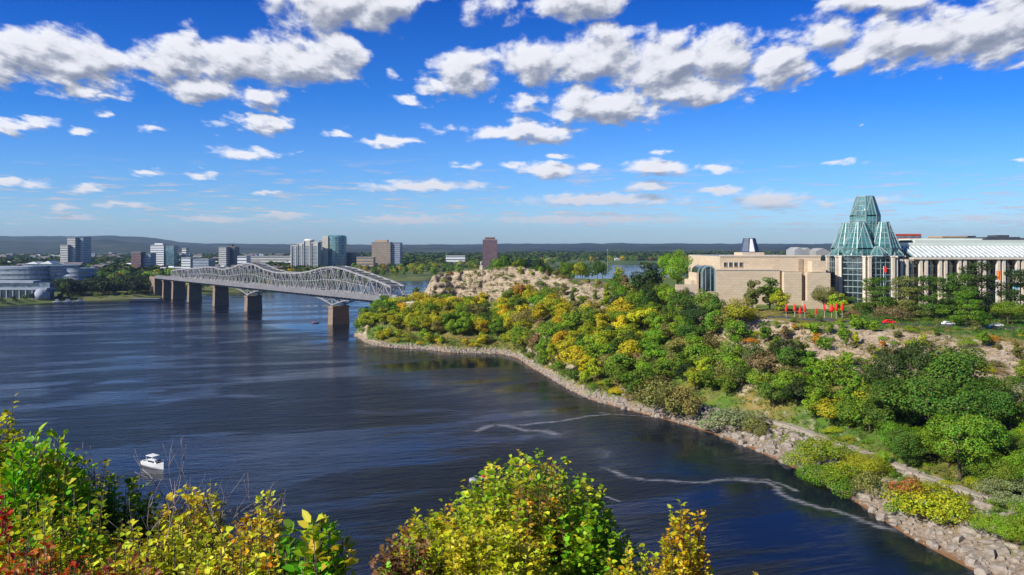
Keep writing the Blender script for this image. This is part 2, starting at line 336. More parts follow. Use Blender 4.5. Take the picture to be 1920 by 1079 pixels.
# right-bank land: rock, dry scrub, grass, gravel
def land_col(t, tc):
    g = t.new('ShaderNodeNewGeometry'); nz_ = t.sep(g.outputs['Normal'])[2]; ps = t.sep(tc)
    big = t.noise(tc, .035, 5, .6); mid = t.noise(tc, .22, 6, .65); fine = t.noise(tc, 1.1, 5, .7)
    strat = t.noise(t.vmath('MULTIPLY', tc, (.25,.25,2.2)), .9, 5, .65)
    rock = t.ramp(t.math('ADD', t.math('MULTIPLY', strat, .6), t.math('MULTIPLY', fine, .4)), [(.3,(.15,.115,.085)),(.45,(.34,.26,.18)),(.62,(.56,.45,.32))])
    scrub = t.ramp(mid, [(.3,(.045,.075,.012)),(.45,(.13,.14,.02)),(.58,(.26,.18,.05)),(.7,(.34,.26,.15))])
    grass = t.ramp(mid, [(.3,(.03,.10,.01)),(.7,(.13,.22,.02))])
    at = t.new('ShaderNodeAttribute'); at.attribute_name = 'rocky'
    flat = t.smooth(t.math('ADD', t.math('SUBTRACT', nz_, t.math('MULTIPLY', at.outputs['Fac'], .42)), t.math('MULTIPLY', t.math('SUBTRACT', mid, .5), .9)), .62, .84)
    soil = t.mix(t.smooth(big, .42, .58), scrub, grass)
    c = t.mix(flat, rock, soil)
    grav = t.ramp(fine, [(.3,(.13,.09,.065)),(.5,(.30,.23,.17)),(.68,(.46,.38,.30))])
    beach = t.smooth(t.math('ADD', ps[2], t.math('MULTIPLY', mid, 3.0)), 2.5, 3.9)
    c = t.mix(beach, grav, c)
    wet = t.smooth(t.math('ADD', ps[2], t.math('MULTIPLY', mid, .5)), .35, .75)
    vo = t.new('ShaderNodeTexVoronoi'); vo.feature = 'DISTANCE_TO_EDGE'; t.put(vo.inputs['Vector'], t.vmath('MULTIPLY_ADD', tc, (.32,.32,.9), t.comb(mid, fine, mid))); vo.inputs['Scale'].default_value = .8
    crack = t.smooth(vo.outputs['Distance'], .0, .09)
    rk = t.math('MULTIPLY', t.math('SUBTRACT', 1.0, flat), t.math('SUBTRACT', 1.0, crack))
    c = t.mix(t.math('MULTIPLY', rk, .55), c, (.09,.075,.055))
    c = t.mix(t.math('MULTIPLY', t.smooth(big, .35, .6), .35), c, t.mix(1.0, c, (.72,.74,.78), 'MULTIPLY'))
    return t.mix(wet, (.20,.10,.04), c)
M['land'] = pbr('bank_land', land_col, .95, bump=.8, bscale=.9)
def far_col(t, tc):
    big = t.noise(tc, .004, 5, .6); mid = t.noise(tc, .03, 5, .6)
    return t.mix(t.smooth(mid, .35, .65), t.mix(t.smooth(big, .45, .55), (.035,.09,.015), (.10,.14,.03)), t.mix(t.smooth(big, .4,.6), (.06,.11,.02), (.16,.15,.06)))
M['farland'] = pbr('far_land', far_col, .95)
def hill_col(t, tc):
    return t.ramp(t.noise(tc, .0022, 7, .68), [(.35,(.008,.016,.014)),(.5,(.018,.032,.02)),(.62,(.04,.055,.03)),(.75,(.09,.09,.06))])
M['hill'] = pbr('hill_forest', hill_col, .95)
M['soil'] = pbr('hillside_soil', (.07,.06,.035), .95, bump=.6, bscale=.8, var=.4, vscale=.6)
M['rock'] = pbr('pale_rock', (.29,.25,.21), .9, bump=.5, bscale=1.5, var=.3, vscale=.7)

# ================================================================== terrain
def nzv(x, y, z, s): return noise.fractal(Vector((x*s, y*s, z*s)), 1.0, 2.0, 4)
LOFT = {
 664: [(494,0),(495,.4),(497,.8),(499,1),(501,1),(503,1),(505,1),(507,.7),(510,0)],
 690: [(458,0),(462,1.5),(475,5),(495,9),(520,11),(540,12),(575,11),(610,7),(640,0)],
 740: [(440,0),(444,1.5),(455,5),(475,12),(495,17),(507,21),(560,22),(620,14),(680,0)],
 795: [(433,0),(437,1.5),(448,5),(468,13),(497,18),(508,24),(560,26),(620,16),(680,0)],
 812: [(429,0),(433,1.5),(445,5),(466,13),(500,18),(508,40),(560,36),(630,20),(690,0)],
 850: [(420,0),(424,1.5),(436,5),(460,13),(503,18),(512,42),(570,41),(650,25),(720,0)],
 930: [(416,0),(420,1.5),(432,5),(452,12),(480,19),(496,45),(560,44),(650,30),(760,0)],
 965: [(402,0),(407,2),(420,5),(440,13),(470,22),(493,46.5),(560,45),(680,28),(850,0)],
 1000:[(365,0),(371,2),(385,5),(410,14),(455,24),(488,44.5),(560,40),(700,25),(1000,0)],
 1100:[(295,0),(301,2),(312,5),(345,15),(400,27),(440,38),(520,37),(800,25),(1350,0)],
 1180:[(273,0),(280,2),(292,4),(322,14),(362,26),(400,34),(500,37),(750,28),(1380,0)],
 1300:[(247,0),(256,2),(268,3),(290,12),(315,24),(337,32),(420,34),(750,30),(1400,0)],
 1400:[(223,0),(236,2),(250,3.5),(266,12),(280,21),(293,31.5),(420,34),(750,30),(1400,0)],
 1500:[(199,0),(214,2),(228,4),(246,12),(263,21),(285,31),(420,34),(750,30),(1400,0)],
 1600:[(176,0),(189,2),(205,4),(226,11),(242,18),(276,30.5),(420,34),(750,30),(1400,0)],
 1700:[(155,0),(168,2),(185,4),(208,10),(226,16),(265,29.5),(420,34),(750,30),(1400,0)],
 1800:[(141,0),(156,2),(172,4),(197,10),(214,15),(256,29),(420,34),(750,30),(1400,0)],
 1900:[(130,0),(145,2),(160,4),(186,10),(204,15),(246,28.5),(420,34),(750,30),(1400,0)],
 2100:[(112,0),(127,2),(142,4),(168,10),(190,15),(232,28),(420,34),(750,30),(1400,0)],
 2500:[(88,0),(102,2),(116,4),(142,10),(170,15),(215,28),(420,34),(750,30),(1400,0)]}
cols = sorted(LOFT); CA = np.array([[(c[0], c[1]) for c in LOFT[k]] for k in cols], float)
def smooth_interp(x, xs, ys):
    # monotone cubic (Catmull with clamped tangents)
    i = int(np.clip(np.searchsorted(xs, x)-1, 0, len(xs)-2)); h = xs[i+1]-xs[i]; u = (x-xs[i])/h
    def m(k):
        if k <= 0 or k >= len(xs)-1: return 0*ys[0]
        a = (ys[k]-ys[k-1])/(xs[k]-xs[k-1]); b = (ys[k+1]-ys[k])/(xs[k+1]-xs[k])
        return np.where(a*b > 0, 2*a*b/(a+b+np.where(a+b == 0, 1, 0)), 0)
    m0, m1 = m(i)*h, m(i+1)*h
    return (2*u**3-3*u*u+1)*ys[i] + (u**3-2*u*u+u)*m0 + (-2*u**3+3*u*u)*ys[i+1] + (u**3-u*u)*m1
def loft_at(px, s):   # s: 0 shore .. 8 back shore
    k = smooth_interp(px, np.array(cols, float), CA)
    i = min(int(s), 7); f = s-i
    Y, z = k[i]*(1-f) + k[i+1]*f
    return X(px, Y), Y, z
pxs = list(np.arange(664, 1100, 2.2)) + list(np.arange(1100, 1990, 3.0)) + list(np.arange(1990, 2500, 9))
ss = [-.0]; SUB = [6, 7, 12, 14, 16, 10, 8, 6]
rows = []
for i, n in enumerate(SUB): rows += [i + k/n for k in range(n)]
rows += [8.0]
Vt = []; RK = []
def rocky(px, s):
    a = 0.
    if px > 1340: a = max(a, min(1, (px-1340)/60)*float(np.interp(s, [3.5, 4.0, 4.9, 5.08], [0, 1, 1, 0])))
    if 940 < px < 1200: a = max(a, min(1, (px-940)/30, (1200-px)/40)*float(np.interp(s, [3.9, 4.2, 5.3, 5.8], [0, 1, 1, 0])))
    if px <= 960: a = max(a, float(np.interp(s, [4.0, 4.2, 4.95, 5.05], [0, 1, 1, 0])))
    return a
for px in pxs:
    k = smooth_interp(px, np.array(cols, float), CA)
    Y0 = k[0][0]; Vt.append((X(px, Y0-14), Y0-14, -3.0)); RK.append(0)
    for s_ in rows:
        i = min(int(s_), 7); f = s_-i; Y, z = k[i]*(1-f)+k[i+1]*f; x = X(px, Y)
        if px < 2450:
            rel = min(1, z/6)
            amp = (2.4 if 3.6 < s_ < 5.3 else 1.2)*rel
            a = nzv(x, Y, z, .09); b_ = nzv(x+50, Y, z*2.5, .22)
            st_ = 0
            if 4.0 <= s_ <= 5.02 and z > 14: st_ = (abs(((z+a*2.5) % 5.2)/5.2-.5)-.25)*5*rel   # ledges
            Y += a*amp*1.3 + b_*.8*amp + st_
            z += b_*amp*.45
            if s_ < 1.01: Y += nzv(x, 3, 7, .12)*2.2*min(1, (0.3+s_)) ; z += b_*.25*s_
            x += nzv(x, Y, z+90, .1)*amp*.6
        Vt.append((x, Y, z)); RK.append(rocky(px, s_))
    kb = k[8][0]; Vt.append((X(px, kb+12), kb+12, -3.0)); RK.append(0)
nr = len(rows)+2; nc = len(pxs)
Ft = [(c*nr+r, (c+1)*nr+r, (c+1)*nr+r+1, c*nr+r+1) for c in range(nc-1) for r in range(nr-1)]
land_me = np_mesh('river_bank', Vt, Ft, M['land'], smooth=True)
at_ = land_me.attributes.new('rocky', 'FLOAT', 'POINT'); at_.data.foreach_set('value', RK)
land = tag(link('river_bank_terrain', land_me), 'pale limestone river bank with cliffs and shingle shore', kind='structure')
BV = BVHTree.FromPolygons([tuple(v) for v in Vt], Ft)
def gz(x, y, default=30.):
    h = BV.ray_cast(Vector((x, y, 300)), Vector((0,0,-1)))
    return h[0].z if h[0] is not None else default
# far bank, plain and hills
FB = [(-1500,620),(-400,600),(0,575),(60,570),(150,565),(250,561),(300,557),(350,553),(430,549),(500,546),(560,541),(640,535),(720,528),(800,526),(900,515),(1000,505),(1100,497.5),(1200,496),(1400,494),(2400,490),(3600,490)]
fbx = np.array([a[0] for a in FB], float); fby = np.array([a[1] for a in FB], float)
def fb_Y(px): return H*F/(np.interp(px, fbx, fby)-PY0)
Vf = []; pf = list(np.arange(-1500, 3600, 12)); 
def ridge(px): # top of the far hills in the direction px, as height in m at 9 km
    base = np.interp(px, [-1500,-300,0,60,130,200,260,300,340,380,470,700,900,1050,1150,1300,1500,2000,3600], [440,441,444,445,443,442.5,444,448,455,457,458,459.5,459,457.5,457,458,458,458,458])
    return float(base)
def far_z(px, Yd, Y0):
    e = Yd-Y0
    return float(np.interp(e, [0, 3, 14, 60, 400], [0, 1.0, 3.5, 5, 7]))
for px in pf:
    Y0 = float(fb_Y(px)); Vf.append((X(px, Y0-20), Y0-20, -3))
    for e in (0, 3, 8, 14, 30, 60, 120, 250, 400): 
        Yd = Y0+e; x = X(px, Yd); Vf.append((x, Yd+nzv(x, 0, 0, .02)*6*(e < 40), far_z(px, Yd, Y0)))
    for Yd in (3400, 4200, 5200, 7000, 9500, 12500): Vf.append((X(px, Yd), Yd, 8))
nr2 = 16
Ff = [(c*nr2+r, (c+1)*nr2+r, (c+1)*nr2+r+1, c*nr2+r+1) for c in range(len(pf)-1) for r in range(nr2-1)]
tag(link('far_ground', np_mesh('far_ground', Vf, Ff, M['farland'], smooth=True)), 'low green land across the river', kind='structure')
def hill_mesh(name, Yc, depth, topf, seed, amp):
    V_ = []; xs_ = np.linspace(-900, 3000, 420); n_ = 26
    for px in xs_:
        top = topf(px)
        for j in range(n_):
            u = j/(n_-1); Yd = Yc-depth/2+depth*u; x = X(px, Yd)
            prof = math.sin(PI*min(1, u*1.0))**.8
            zz_ = (top-6)*prof*(1+amp*nzv(x+seed*999, Yd, 0, .0011)) + 12*nzv(x, Yd, seed, .004)*prof
            V_.append((x, Yd, 6+max(-8, zz_)))
    Fh = [(c*n_+r, (c+1)*n_+r, (c+1)*n_+r+1, c*n_+r+1) for c in range(len(xs_)-1) for r in range(n_-1)]
    return np_mesh(name, V_, Fh, M['hill'], smooth=True)
tag(link('distant_hills', hill_mesh('distant_hills', 9200, 3600, lambda p: 60+(PY0-ridge(p))/F*9200, 1, .06)), 'long low wooded hills on the horizon', kind='structure')
tag(link('foothills', hill_mesh('foothills', 6200, 1800, lambda p: 60+(PY0-(ridge(p)*.45+.55*462+ (6.0 if p > 330 else 0)))/F*6200, 5, .55)), 'darker rolling woods below the hills', kind='structure')
# water sheet
Vw = [(-9000,-60,0),(9000,-60,0),(9000,12000,0),(-9000,12000,0)]
tag(link('river_water', np_mesh('river_water', Vw, [(0,1,2,3)], M['water'])), 'wide dark blue rippled river', kind='structure')
# near hillside below the lookout
def hz(x, y):
    e = y - 0.0008*x*x
    z = float(np.interp(e, [-40, 0, 3, 12, 30, 60, 80, 95], [58.6, 58.3, 57.2, 52.6, 38, 14, 1, -4]))
    return z + nzv(x, y, 0, .15)*.5
Vn = []; nx = np.linspace(-140, 140, 113); ny = np.concatenate([np.linspace(-40, 0, 6), np.linspace(1, 30, 30), np.linspace(32, 100, 30)])
for a in nx:
    for b_ in ny: Vn.append((a, b_, hz(a, b_)))
k = len(ny)
tag(link('hillside', np_mesh('hillside', Vn, [(c*k+r, (c+1)*k+r, (c+1)*k+r+1, c*k+r+1) for c in range(len(nx)-1) for r in range(k-1)], M['soil'], smooth=True)), 'steep hillside under the foreground shrubs', kind='structure')

# ================================================================== steel truss bridge
P1 = Vector((X(635, 575), 575, 0)); P2 = Vector((X(475, 694), 694, 0))
bd = (P2-P1).normalized(); bn = Vector((-bd.y, bd.x, 0))          # bn points down-river (towards the camera side, left)
bn = bn if bn.y < 0 else -bn
A0 = P1 - bd*82; DK = 24.6
def bp(s, off=0, z=0): return A0 + bd*s + bn*off + Vector((0,0,z))
br = empty('truss_bridge', tuple(bp(0)), 'long pale grey steel truss bridge on stone piers across the river', 'bridge')
S_END = 456; OFF = 5.6
topk = ([0, 14, 40, 66, 82, 98, 120, 142, 182, 208, 226, 242, 258, 280, 303, 322, 345, 365, 390, 420, 456],
        [7.5, 10.5, 14.5, 18.5, 19.6, 18.5, 15.0, 13.0, 12.6, 15.0, 18.6, 19.6, 18.4, 14.2, 12.4, 14.0, 14.2, 12.6, 11.5, 10, 7.5])
def tz(s): return DK + float(np.interp(s, *topk))
nodes = list(np.linspace(0, 82, 10)) + list(np.linspace(82, 242, 19))[1:] + list(np.linspace(242, S_END, 25))[1:]
for side in (-1, 1):
    mb = MB(); o = side*OFF
    for i in range(len(nodes)-1):
        a, b = nodes[i], nodes[i+1]
        mb.bar(bp(a, o, tz(a)), bp(b, o, tz(b)), .95, 1.15)
        mb.bar(bp(a, o, DK+.3), bp(b, o, DK+.3), .8, 1.3)
        up = (i % 2 == 0)
        p, q = ((a, DK+.3), (b, tz(b))) if up else ((a, tz(a)), (b, DK+.3))
        mb.bar(bp(p[0], o, p[1]), bp(q[0], o, q[1]), .62)
        if i and tz(a)-DK > 11.5:
            mid = (DK+tz(a))/2; c = (a+b)/2
            mb.bar(bp(a, o, mid), bp(b, o, (DK+tz(b))/2), .38)
            q2 = (a, tz(a)) if up else (a, DK+.3)
            mb.bar(bp(a, o, q2[1]), bp(c, o, mid), .4)
        mb.bar(bp(a, o, DK), bp(a, o, tz(a)), .62)
    mb.bar(bp(S_END, o, DK), bp(S_END, o, tz(S_END)), .6)
    t_ = mb.build('truss', M['steel'], br)
for a in nodes:      # portals and sway frames between the two trusses
    mb = MB(); h = tz(a)
    mb.bar(bp(a, -OFF, h), bp(a, OFF, h), .45)
    zl = max(DK+6.2, h-4)
    if h-DK > 7.4:
        mb.bar(bp(a, -OFF, zl), bp(a, OFF, zl), .3)
        mb.bar(bp(a, -OFF, zl), bp(a, 0, h), .26); mb.bar(bp(a, OFF, zl), bp(a, 0, h), .26)
    mb.build('sway_frame', M['steel'], br)
mb = MB()
for i in range(len(nodes)-1):
    a, b = nodes[i], nodes[i+1]
    mb.bar(bp(a, -OFF, tz(a)), bp(b, OFF, tz(b)), .28); mb.bar(bp(a, OFF, tz(a)), bp(b, -OFF, tz(b)), .28)
mb.build('top_bracing', M['steel'], br)
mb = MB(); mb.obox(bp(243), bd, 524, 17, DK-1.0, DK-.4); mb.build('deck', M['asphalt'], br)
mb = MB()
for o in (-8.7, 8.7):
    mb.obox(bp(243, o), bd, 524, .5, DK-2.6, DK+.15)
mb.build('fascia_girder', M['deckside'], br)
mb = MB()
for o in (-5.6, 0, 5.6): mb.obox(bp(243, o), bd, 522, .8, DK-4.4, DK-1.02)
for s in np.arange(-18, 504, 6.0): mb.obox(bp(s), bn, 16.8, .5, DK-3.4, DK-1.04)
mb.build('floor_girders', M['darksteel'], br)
for o in (-8.5, 8.5, 6.3):
    mb = MB()
    for s in np.arange(-18, 504, 4.0): mb.bar(bp(s, o, DK-.4), bp(s, o, DK+1.15), .14)
    for z_ in (.45, .8, 1.18): mb.bar(bp(-19, o, DK+z_), bp(504, o, DK+z_), .12)
    mb.build('railing', M['steel'], br)
# cantilever arms below the deck
PZ = 14.2
def haunch(s0, L, o, mb):
    for sg in (-1, 1):
        pts = [(0, PZ+.8), (L*.25, PZ+3.2), (L*.5, PZ+5.0), (L*.78, PZ+6.2), (L, DK-4.2)]
        for (a, za), (b, zb) in zip(pts, pts[1:]):
            mb.bar(bp(s0+sg*a, o, za), bp(s0+sg*b, o, zb), .8)
            mb.bar(bp(s0+sg*b, o, zb), bp(s0+sg*b, o, DK-4.2+.2), .5)
            mb.bar(bp(s0+sg*a, o, DK-4.2), bp(s0+sg*b, o, zb), .45)
    mb.bar(bp(s0, o, PZ), bp(s0, o, DK-4), 1.1)
for s0, L in ((82, 36), (242, 36)):
    for o in (-OFF, OFF):
        mb = MB(); haunch(s0, L, o, mb); mb.build('cantilever_arm', M['steel'], br)
for s0, zt, L, wd_ in ((82, PZ, 13.5, 7), (242, PZ, 13.5, 6.5), (322, DK-4.5, 13.5, 5.5), (397, DK-4.5, 13, 5), (449, DK-4.5, 13, 5), (482, DK-4.5, 13, 4)):
    mb = MB(); c = bp(s0)
    mb.obox(c, bn, L+1.2, wd_+1.2, zt-1.4, zt); mb.obox(c, bn, L, wd_, -3, zt-1.41, taper=1.1)
    mb.build('pier', M['pier'], br)
mb = MB(); mb.obox(bp(-18), bn, 18, 26, 12, DK-1.06); mb.build('abutment', M['concrete'], br)
mb = MB(); mb.obox(bp(516), bn, 17.5, 20, 0, DK-1.06); mb.build('abutment', M['pier'], br)

# ================================================================== museum on the plateau
YM = 350.0
def mx_(px): return (px-PX0)/4.0
def mz_(py): return H-(py-PY0)/4.0
GZ = 30.0
mu = empty('museum_building', (mx_(1622), YM, GZ), 'large pale stone museum with a tall faceted glass hall and long colonnaded wing', 'museum')
def stone(name, boxes, mat='stone', par=mu):
    mb = MB()
    for b in boxes: mb.box(*b)
    return mb.build(name, M[mat], par)
zt = mz_(482)
up = stone('upper_gallery_wall', [(X(1350, YM+8), mx_(1552), YM+8, YM+72, GZ, zt)])
stone('parapet', [(X(1350, YM+8)-.25, mx_(1552)+.25, YM+7.7, YM+8.4, zt+.003, zt+.7)], 'pillar', up)
lo = stone('lower_gallery_wall', [(mx_(1343), mx_(1462), YM, YM+7.9, GZ-4, mz_(507)), (mx_(1467), mx_(1500), YM-2, YM+7.9, GZ-4, mz_(510)), (mx_(1509), mx_(1552), YM-3, YM+7.9, GZ-4, mz_(512))])
stone('coping', [(mx_(1343)-.2, mx_(1462)+.2, YM-.25, YM+.5, mz_(507)+.003, mz_(507)+.5)], 'pillar', lo)
stone('shaded_recess_panel', [(mx_(1462)+.01, mx_(1467)-.01, YM+.8, YM+7.8, GZ-4, mz_(508)), (mx_(1500)+.01, mx_(1509)-.01, YM+.5, YM+7.8, GZ-4, mz_(511))], 'stoneshade')
stone('shaded_recess_panel', [(mx_(1509), mx_(1517), YM+7.6, YM+7.95, mz_(511), mz_(486))], 'stoneshade')  # dark slab standing for the shade of a wall return
stone('entrance_block', [(mx_(1526), mx_(1552), YM+2, YM+7.6, mz_(511)+.01, mz_(490))])
for px in (1368, 1378, 1388, 1398):
    w = stone('window_frame', [(mx_(px)-.75, mx_(px)+.95, YM+7.7, YM+7.99, mz_(501)-.2, mz_(493)+.2)], 'pillar')
    stone('pane', [(mx_(px)-.55, mx_(px)+.75, YM+7.6, YM+7.69, mz_(501), mz_(493))], 'darkglass', w)
# left annex with barrel vault and terraces
stone('annex_wall', [(X(1306, YM+22), mx_(1343)-.02, YM+22, YM+34, GZ-3, Z(498, YM+22))])
stone('annex_wall', [(X(1306, YM+6), mx_(1316), YM+6, YM+21.9, GZ-3, mz_(513)), (X(1296, YM+8), X(1306, YM+6)-.01, YM+8, YM+21.9, GZ-3, mz_(527))])
mb = MB(); r = 3.1; cx = mx_(1330); zc = mz_(512)
arc = [(cx+r*math.cos(a), zc+r*math.sin(a)) for a in np.linspace(0, PI, 13)]
poly = [(cx+r, GZ-2)] + arc + [(cx-r, GZ-2)]
mb.loft([[(x, YM+1, z) for x, z in poly], [(x, YM+21.8, z) for x, z in poly]])
va = mb.build('entrance_vault', M['darkglass'], mu)
mb = MB()
for yy in (YM+.9, YM+8):
    for (x0, z0), (x1, z1) in zip(poly, poly[1:]): mb.bar((x0, yy, z0), (x1, yy, z1), .7)
for i in (3, 6, 9): mb.bar((poly[i][0], yy-7.1, GZ-2), (poly[i][0], yy-7.1, poly[i][1]), .4)
mb.build('vault_frame', M['mullion'], va)
for b_ in ((mx_(1262), mx_(1343), YM-8, YM-7, GZ-2, mz_(545)), (mx_(1268), mx_(1310), YM+1, YM+2, GZ-2, mz_(534)), (mx_(1335), mx_(1400), YM-13, YM-12.2, GZ-3, mz_(556)), (mx_(1480), mx_(1545), YM-16, YM-15, GZ-3, mz_(560))): stone('terrace_wall', [b_])
# roofs of the left block
stone('roof_deck', [(X(1351, YM+8), mx_(1551), YM+9, YM+71, zt+.01, zt+.25)], 'roofgrey')
stone('roof_drum', [(mx_(1424), mx_(1468), YM+26, YM+40, zt+.26, mz_(477)+.6)], 'stone')
mb = MB(); cx, cyy = mx_(1447), YM+33; k = (YM+33)/F
zb = H-(478-PY0)*k; ztp = H-(447-PY0)*k
def ring(cx, cy_, r, z, n=8, ph=PI/8, sx=1): return [(cx+r*sx*math.cos(2*PI*i/n+ph), cy_+r*math.sin(2*PI*i/n+ph), z) for i in range(n)]
mb.loft([ring(cx, cyy, 4.9, zb), ring(cx, cyy, 4.7, zb+2), ring(cx, cyy, 3.0, ztp)])
lan = mb.build('roof_lantern', M['slate'], mu)
mb = MB(); mb.add([(cx-1.5, cyy-4.62, zb+1.6), (cx+1.3, cyy-4.62, zb+1.6), (cx+.5, cyy-2.95, ztp-.3), (cx-.6, cyy-2.95, ztp-.3)], [(0,1,2,3)]); mb.build('lantern_louvre', M['white'], lan)
for i, (p0, p1, dy) in enumerate(((1490, 1508, 34), (1506, 1524, 44), (1530, 1556, 36))):
    mb = MB(); k = (YM+dy)/F; a, b = X(p0, YM+dy), X(p1, YM+dy)
    z0 = zt+.26; zz_ = H-(466+i-PY0)*k+.6
    mb.loft([[(a, YM+dy, z0), (b, YM+dy, z0), (b, YM+dy, zz_-1.6), ((a+b)/2, YM+dy, zz_), (a, YM+dy, zz_-1.6)], [(a, YM+dy+12, z0), (b, YM+dy+12, z0), (b, YM+dy+12, zz_-1.6), ((a+b)/2, YM+dy+12, zz_), (a, YM+dy+12, zz_-1.6)]])
    mb.build('roof_skylight', M['roofgrey'], mu)
# great hall
HY = YM+17; HX, HR = X(1622, HY), 17.4
def mt_(py): return Z(py, HY)
def octa(r, ph=PI/8): return [(HX+r*math.cos(2*PI*i/8+ph), HY+r*math.sin(2*PI*i/8+ph)) for i in range(8)]
ze = mz_(483)
oc = octa(HR)
for i in range(8):
    a = Vector((*oc[i], 0)); b = Vector((*oc[(i+1)%8], 0)); d = (b-a); L = d.length; d.normalize(); nrm = Vector((d.y, -d.x, 0))
    ctr = (a+b)/2; nrm = nrm if (ctr-Vector((HX, HY, 0))).dot(nrm) > 0 else -nrm
    mb = MB(); mb.obox(ctr-nrm*.8, d, L-3.2, .3, GZ-2, ze); gl = mb.build('glass_bay', M['darkglass'], mu)
    mb = MB()
    for zz_ in np.arange(GZ+2, ze, 2.9): mb.bar(a+d*1.6-nrm*.55+Vector((0,0,zz_)), b-d*1.6-nrm*.55+Vector((0,0,zz_)), .32)
    for u in (.33, .5, .67): mb.bar(a+d*L*u-nrm*.5+Vector((0,0,GZ-2)), a+d*L*u-nrm*.5+Vector((0,0,ze)), .22)
    mb.build('transom', M['mullion'], gl)
    for q, sg in ((a, 1), (b, -1)):
        mb = MB(); c = q+d*sg*1.15; mb.obox(c, d, 1.25, 1.5, GZ-3, ze); pl = mb.build('stone_pier', M['pillar'], mu)
        mb = MB(); mb.obox(c, d, 1.7, 1.9, ze+.003, ze+.7); mb.build('capital', M['pillar'], pl)
def crystal(cx, cy_, prof, n, ph, name, grid=3, hm=2.6, w=.26):
    rings = [ring(cx, cy_, r, z, n, ph) for r, z in prof]
    mb = MB(); mb.loft(rings, cap=False)
    b = len(mb.v); mb.add(rings[-1], [tuple(range(n))])
    g_ = mb.build(name, M['teal'], mu)
    fm = MB()
    for k in range(len(rings)-1):
        A_, B_ = rings[k], rings[k+1]
        nh = max(1, int(round((prof[k+1][1]-prof[k][1])/hm)))
        for i in range(n):
            a0, a1, b0, b1 = Vector(A_[i]), Vector(A_[(i+1)%n]), Vector(B_[i]), Vector(B_[(i+1)%n])
            fm.bar(a0, b0, .5)
            for q in range(nh+1):
                u = q/nh; fm.bar(a0.lerp(b0, u), a1.lerp(b1, u), .42 if q in (0, nh) else w)
            for q in range(1, grid): 
                u = q/grid; fm.bar(a0.lerp(a1, u), b0.lerp(b1, u), w)
            if k == 1: fm.bar(a0, b1, w*1.1)
    fm.build('glazing_bars', M['mullion'], g_)
for i in range(8):       # gabled crystals over the eight bays
    th = 2*PI*i/8+PI/4; c = (HX+12.6*math.cos(th), HY+12.6*math.sin(th))
    crystal(c[0], c[1], [(5.0, ze+.75), (4.6, ze+1.6), (1.0, mt_(463))], 6, th, 'gable_crystal', 2)
for sx in (-1, 1):
    for sy in (-1, 1):
        crystal(HX+sx*5.9, HY+sy*5.9, [(7.3, mt_(480)), (7.6, mt_(466)), (2.7, mt_(418))], 6, PI/6*(0 if sx*sy > 0 else 1), 'tower_crystal', 3)
crystal(HX, HY, [(6.2, mt_(450)), (6.7, mt_(405)), (3.8, mt_(369))], 8, PI/8, 'top_crystal', 3)
# right wing: colonnade, sloping glass, long roofs
XR = 330.0; we = mz_(484.5)
x0 = HX+HR*.96
stone('wing_wall', [(x0, XR, YM+9.5, YM+12, GZ-3, we-.2)], 'stoneshade')
px = 1697
while mx_(px) < XR:
    for q in (0, 10):
        p = stone('stone_pier', [(mx_(px+q), mx_(px+q)+1.3, YM+4, YM+5.6, GZ-3, we-.6)], 'pillar')
    a = mx_(px+11)+1.5; b = mx_(px+36.6)-.2
    gl = stone('glass_bay', [(a, b, YM+7.4, YM+7.6, GZ-3, we-1.5)], 'darkglass')
    mb = MB()
    for zz_ in np.arange(GZ, we-2, 4.1): mb.bar((a, YM+7.2, zz_), (b, YM+7.2, zz_), .28)
    mb.bar(((a+b)/2, YM+7.15, GZ-3), ((a+b)/2, YM+7.15, we-1.6), .28); mb.build('transom', M['mullion'], gl)
    px += 36.8
stone('wing_cornice', [(x0, XR, YM+3.4, YM+7.3, we-.58, we+.3)], 'pillar')
yA, yB = YM+4.6, YM+17; zA = we+.32; zB = H-(463.5-PY0)*yB/F
mb = MB(); mb.add([(x0, yA, zA), (XR, yA, zA), (XR, yB, zB), (x0, yB, zB)], [(0,1,2,3)]); rg = mb.build('sloping_glass_roof', M['roofglass'], mu)
i = 0; x = x0+2
while x < XR:
    mb = MB(); mb.bar((x, yA, zA+.3), (x, yB, zB+.3), .55, .5); mb.build('roof_rib', M['white'], rg); x += 2.3
stone('upper_roof', [(x0-2, XR, yB+.1, yB+4, zB-6, H-(455.5-PY0)*yB/F)], 'roofpale')
y2 = YM+62
stone('upper_roof', [(X(1716, y2), X(2200, y2), y2, y2+18, GZ, H-(450.5-PY0)*y2/F), (X(1716, y2)-1, X(1850, y2), y2+3, y2+16, H-(450.5-PY0)*y2/F+.01, H-(447.5-PY0)*y2/F)], 'roofpale')
stone('dark_roof', [(X(1848, y2), X(2200, y2), y2+1, y2+15, H-(450.5-PY0)*y2/F+.02, H-(446.5-PY0)*y2/F)], 'roofdark')
stone('roof_vault', [(X(1676, YM+30), X(1712, YM+30), YM+30, YM+42, zB-8, H-(452-PY0)*(YM+30)/F)], 'roofdark')
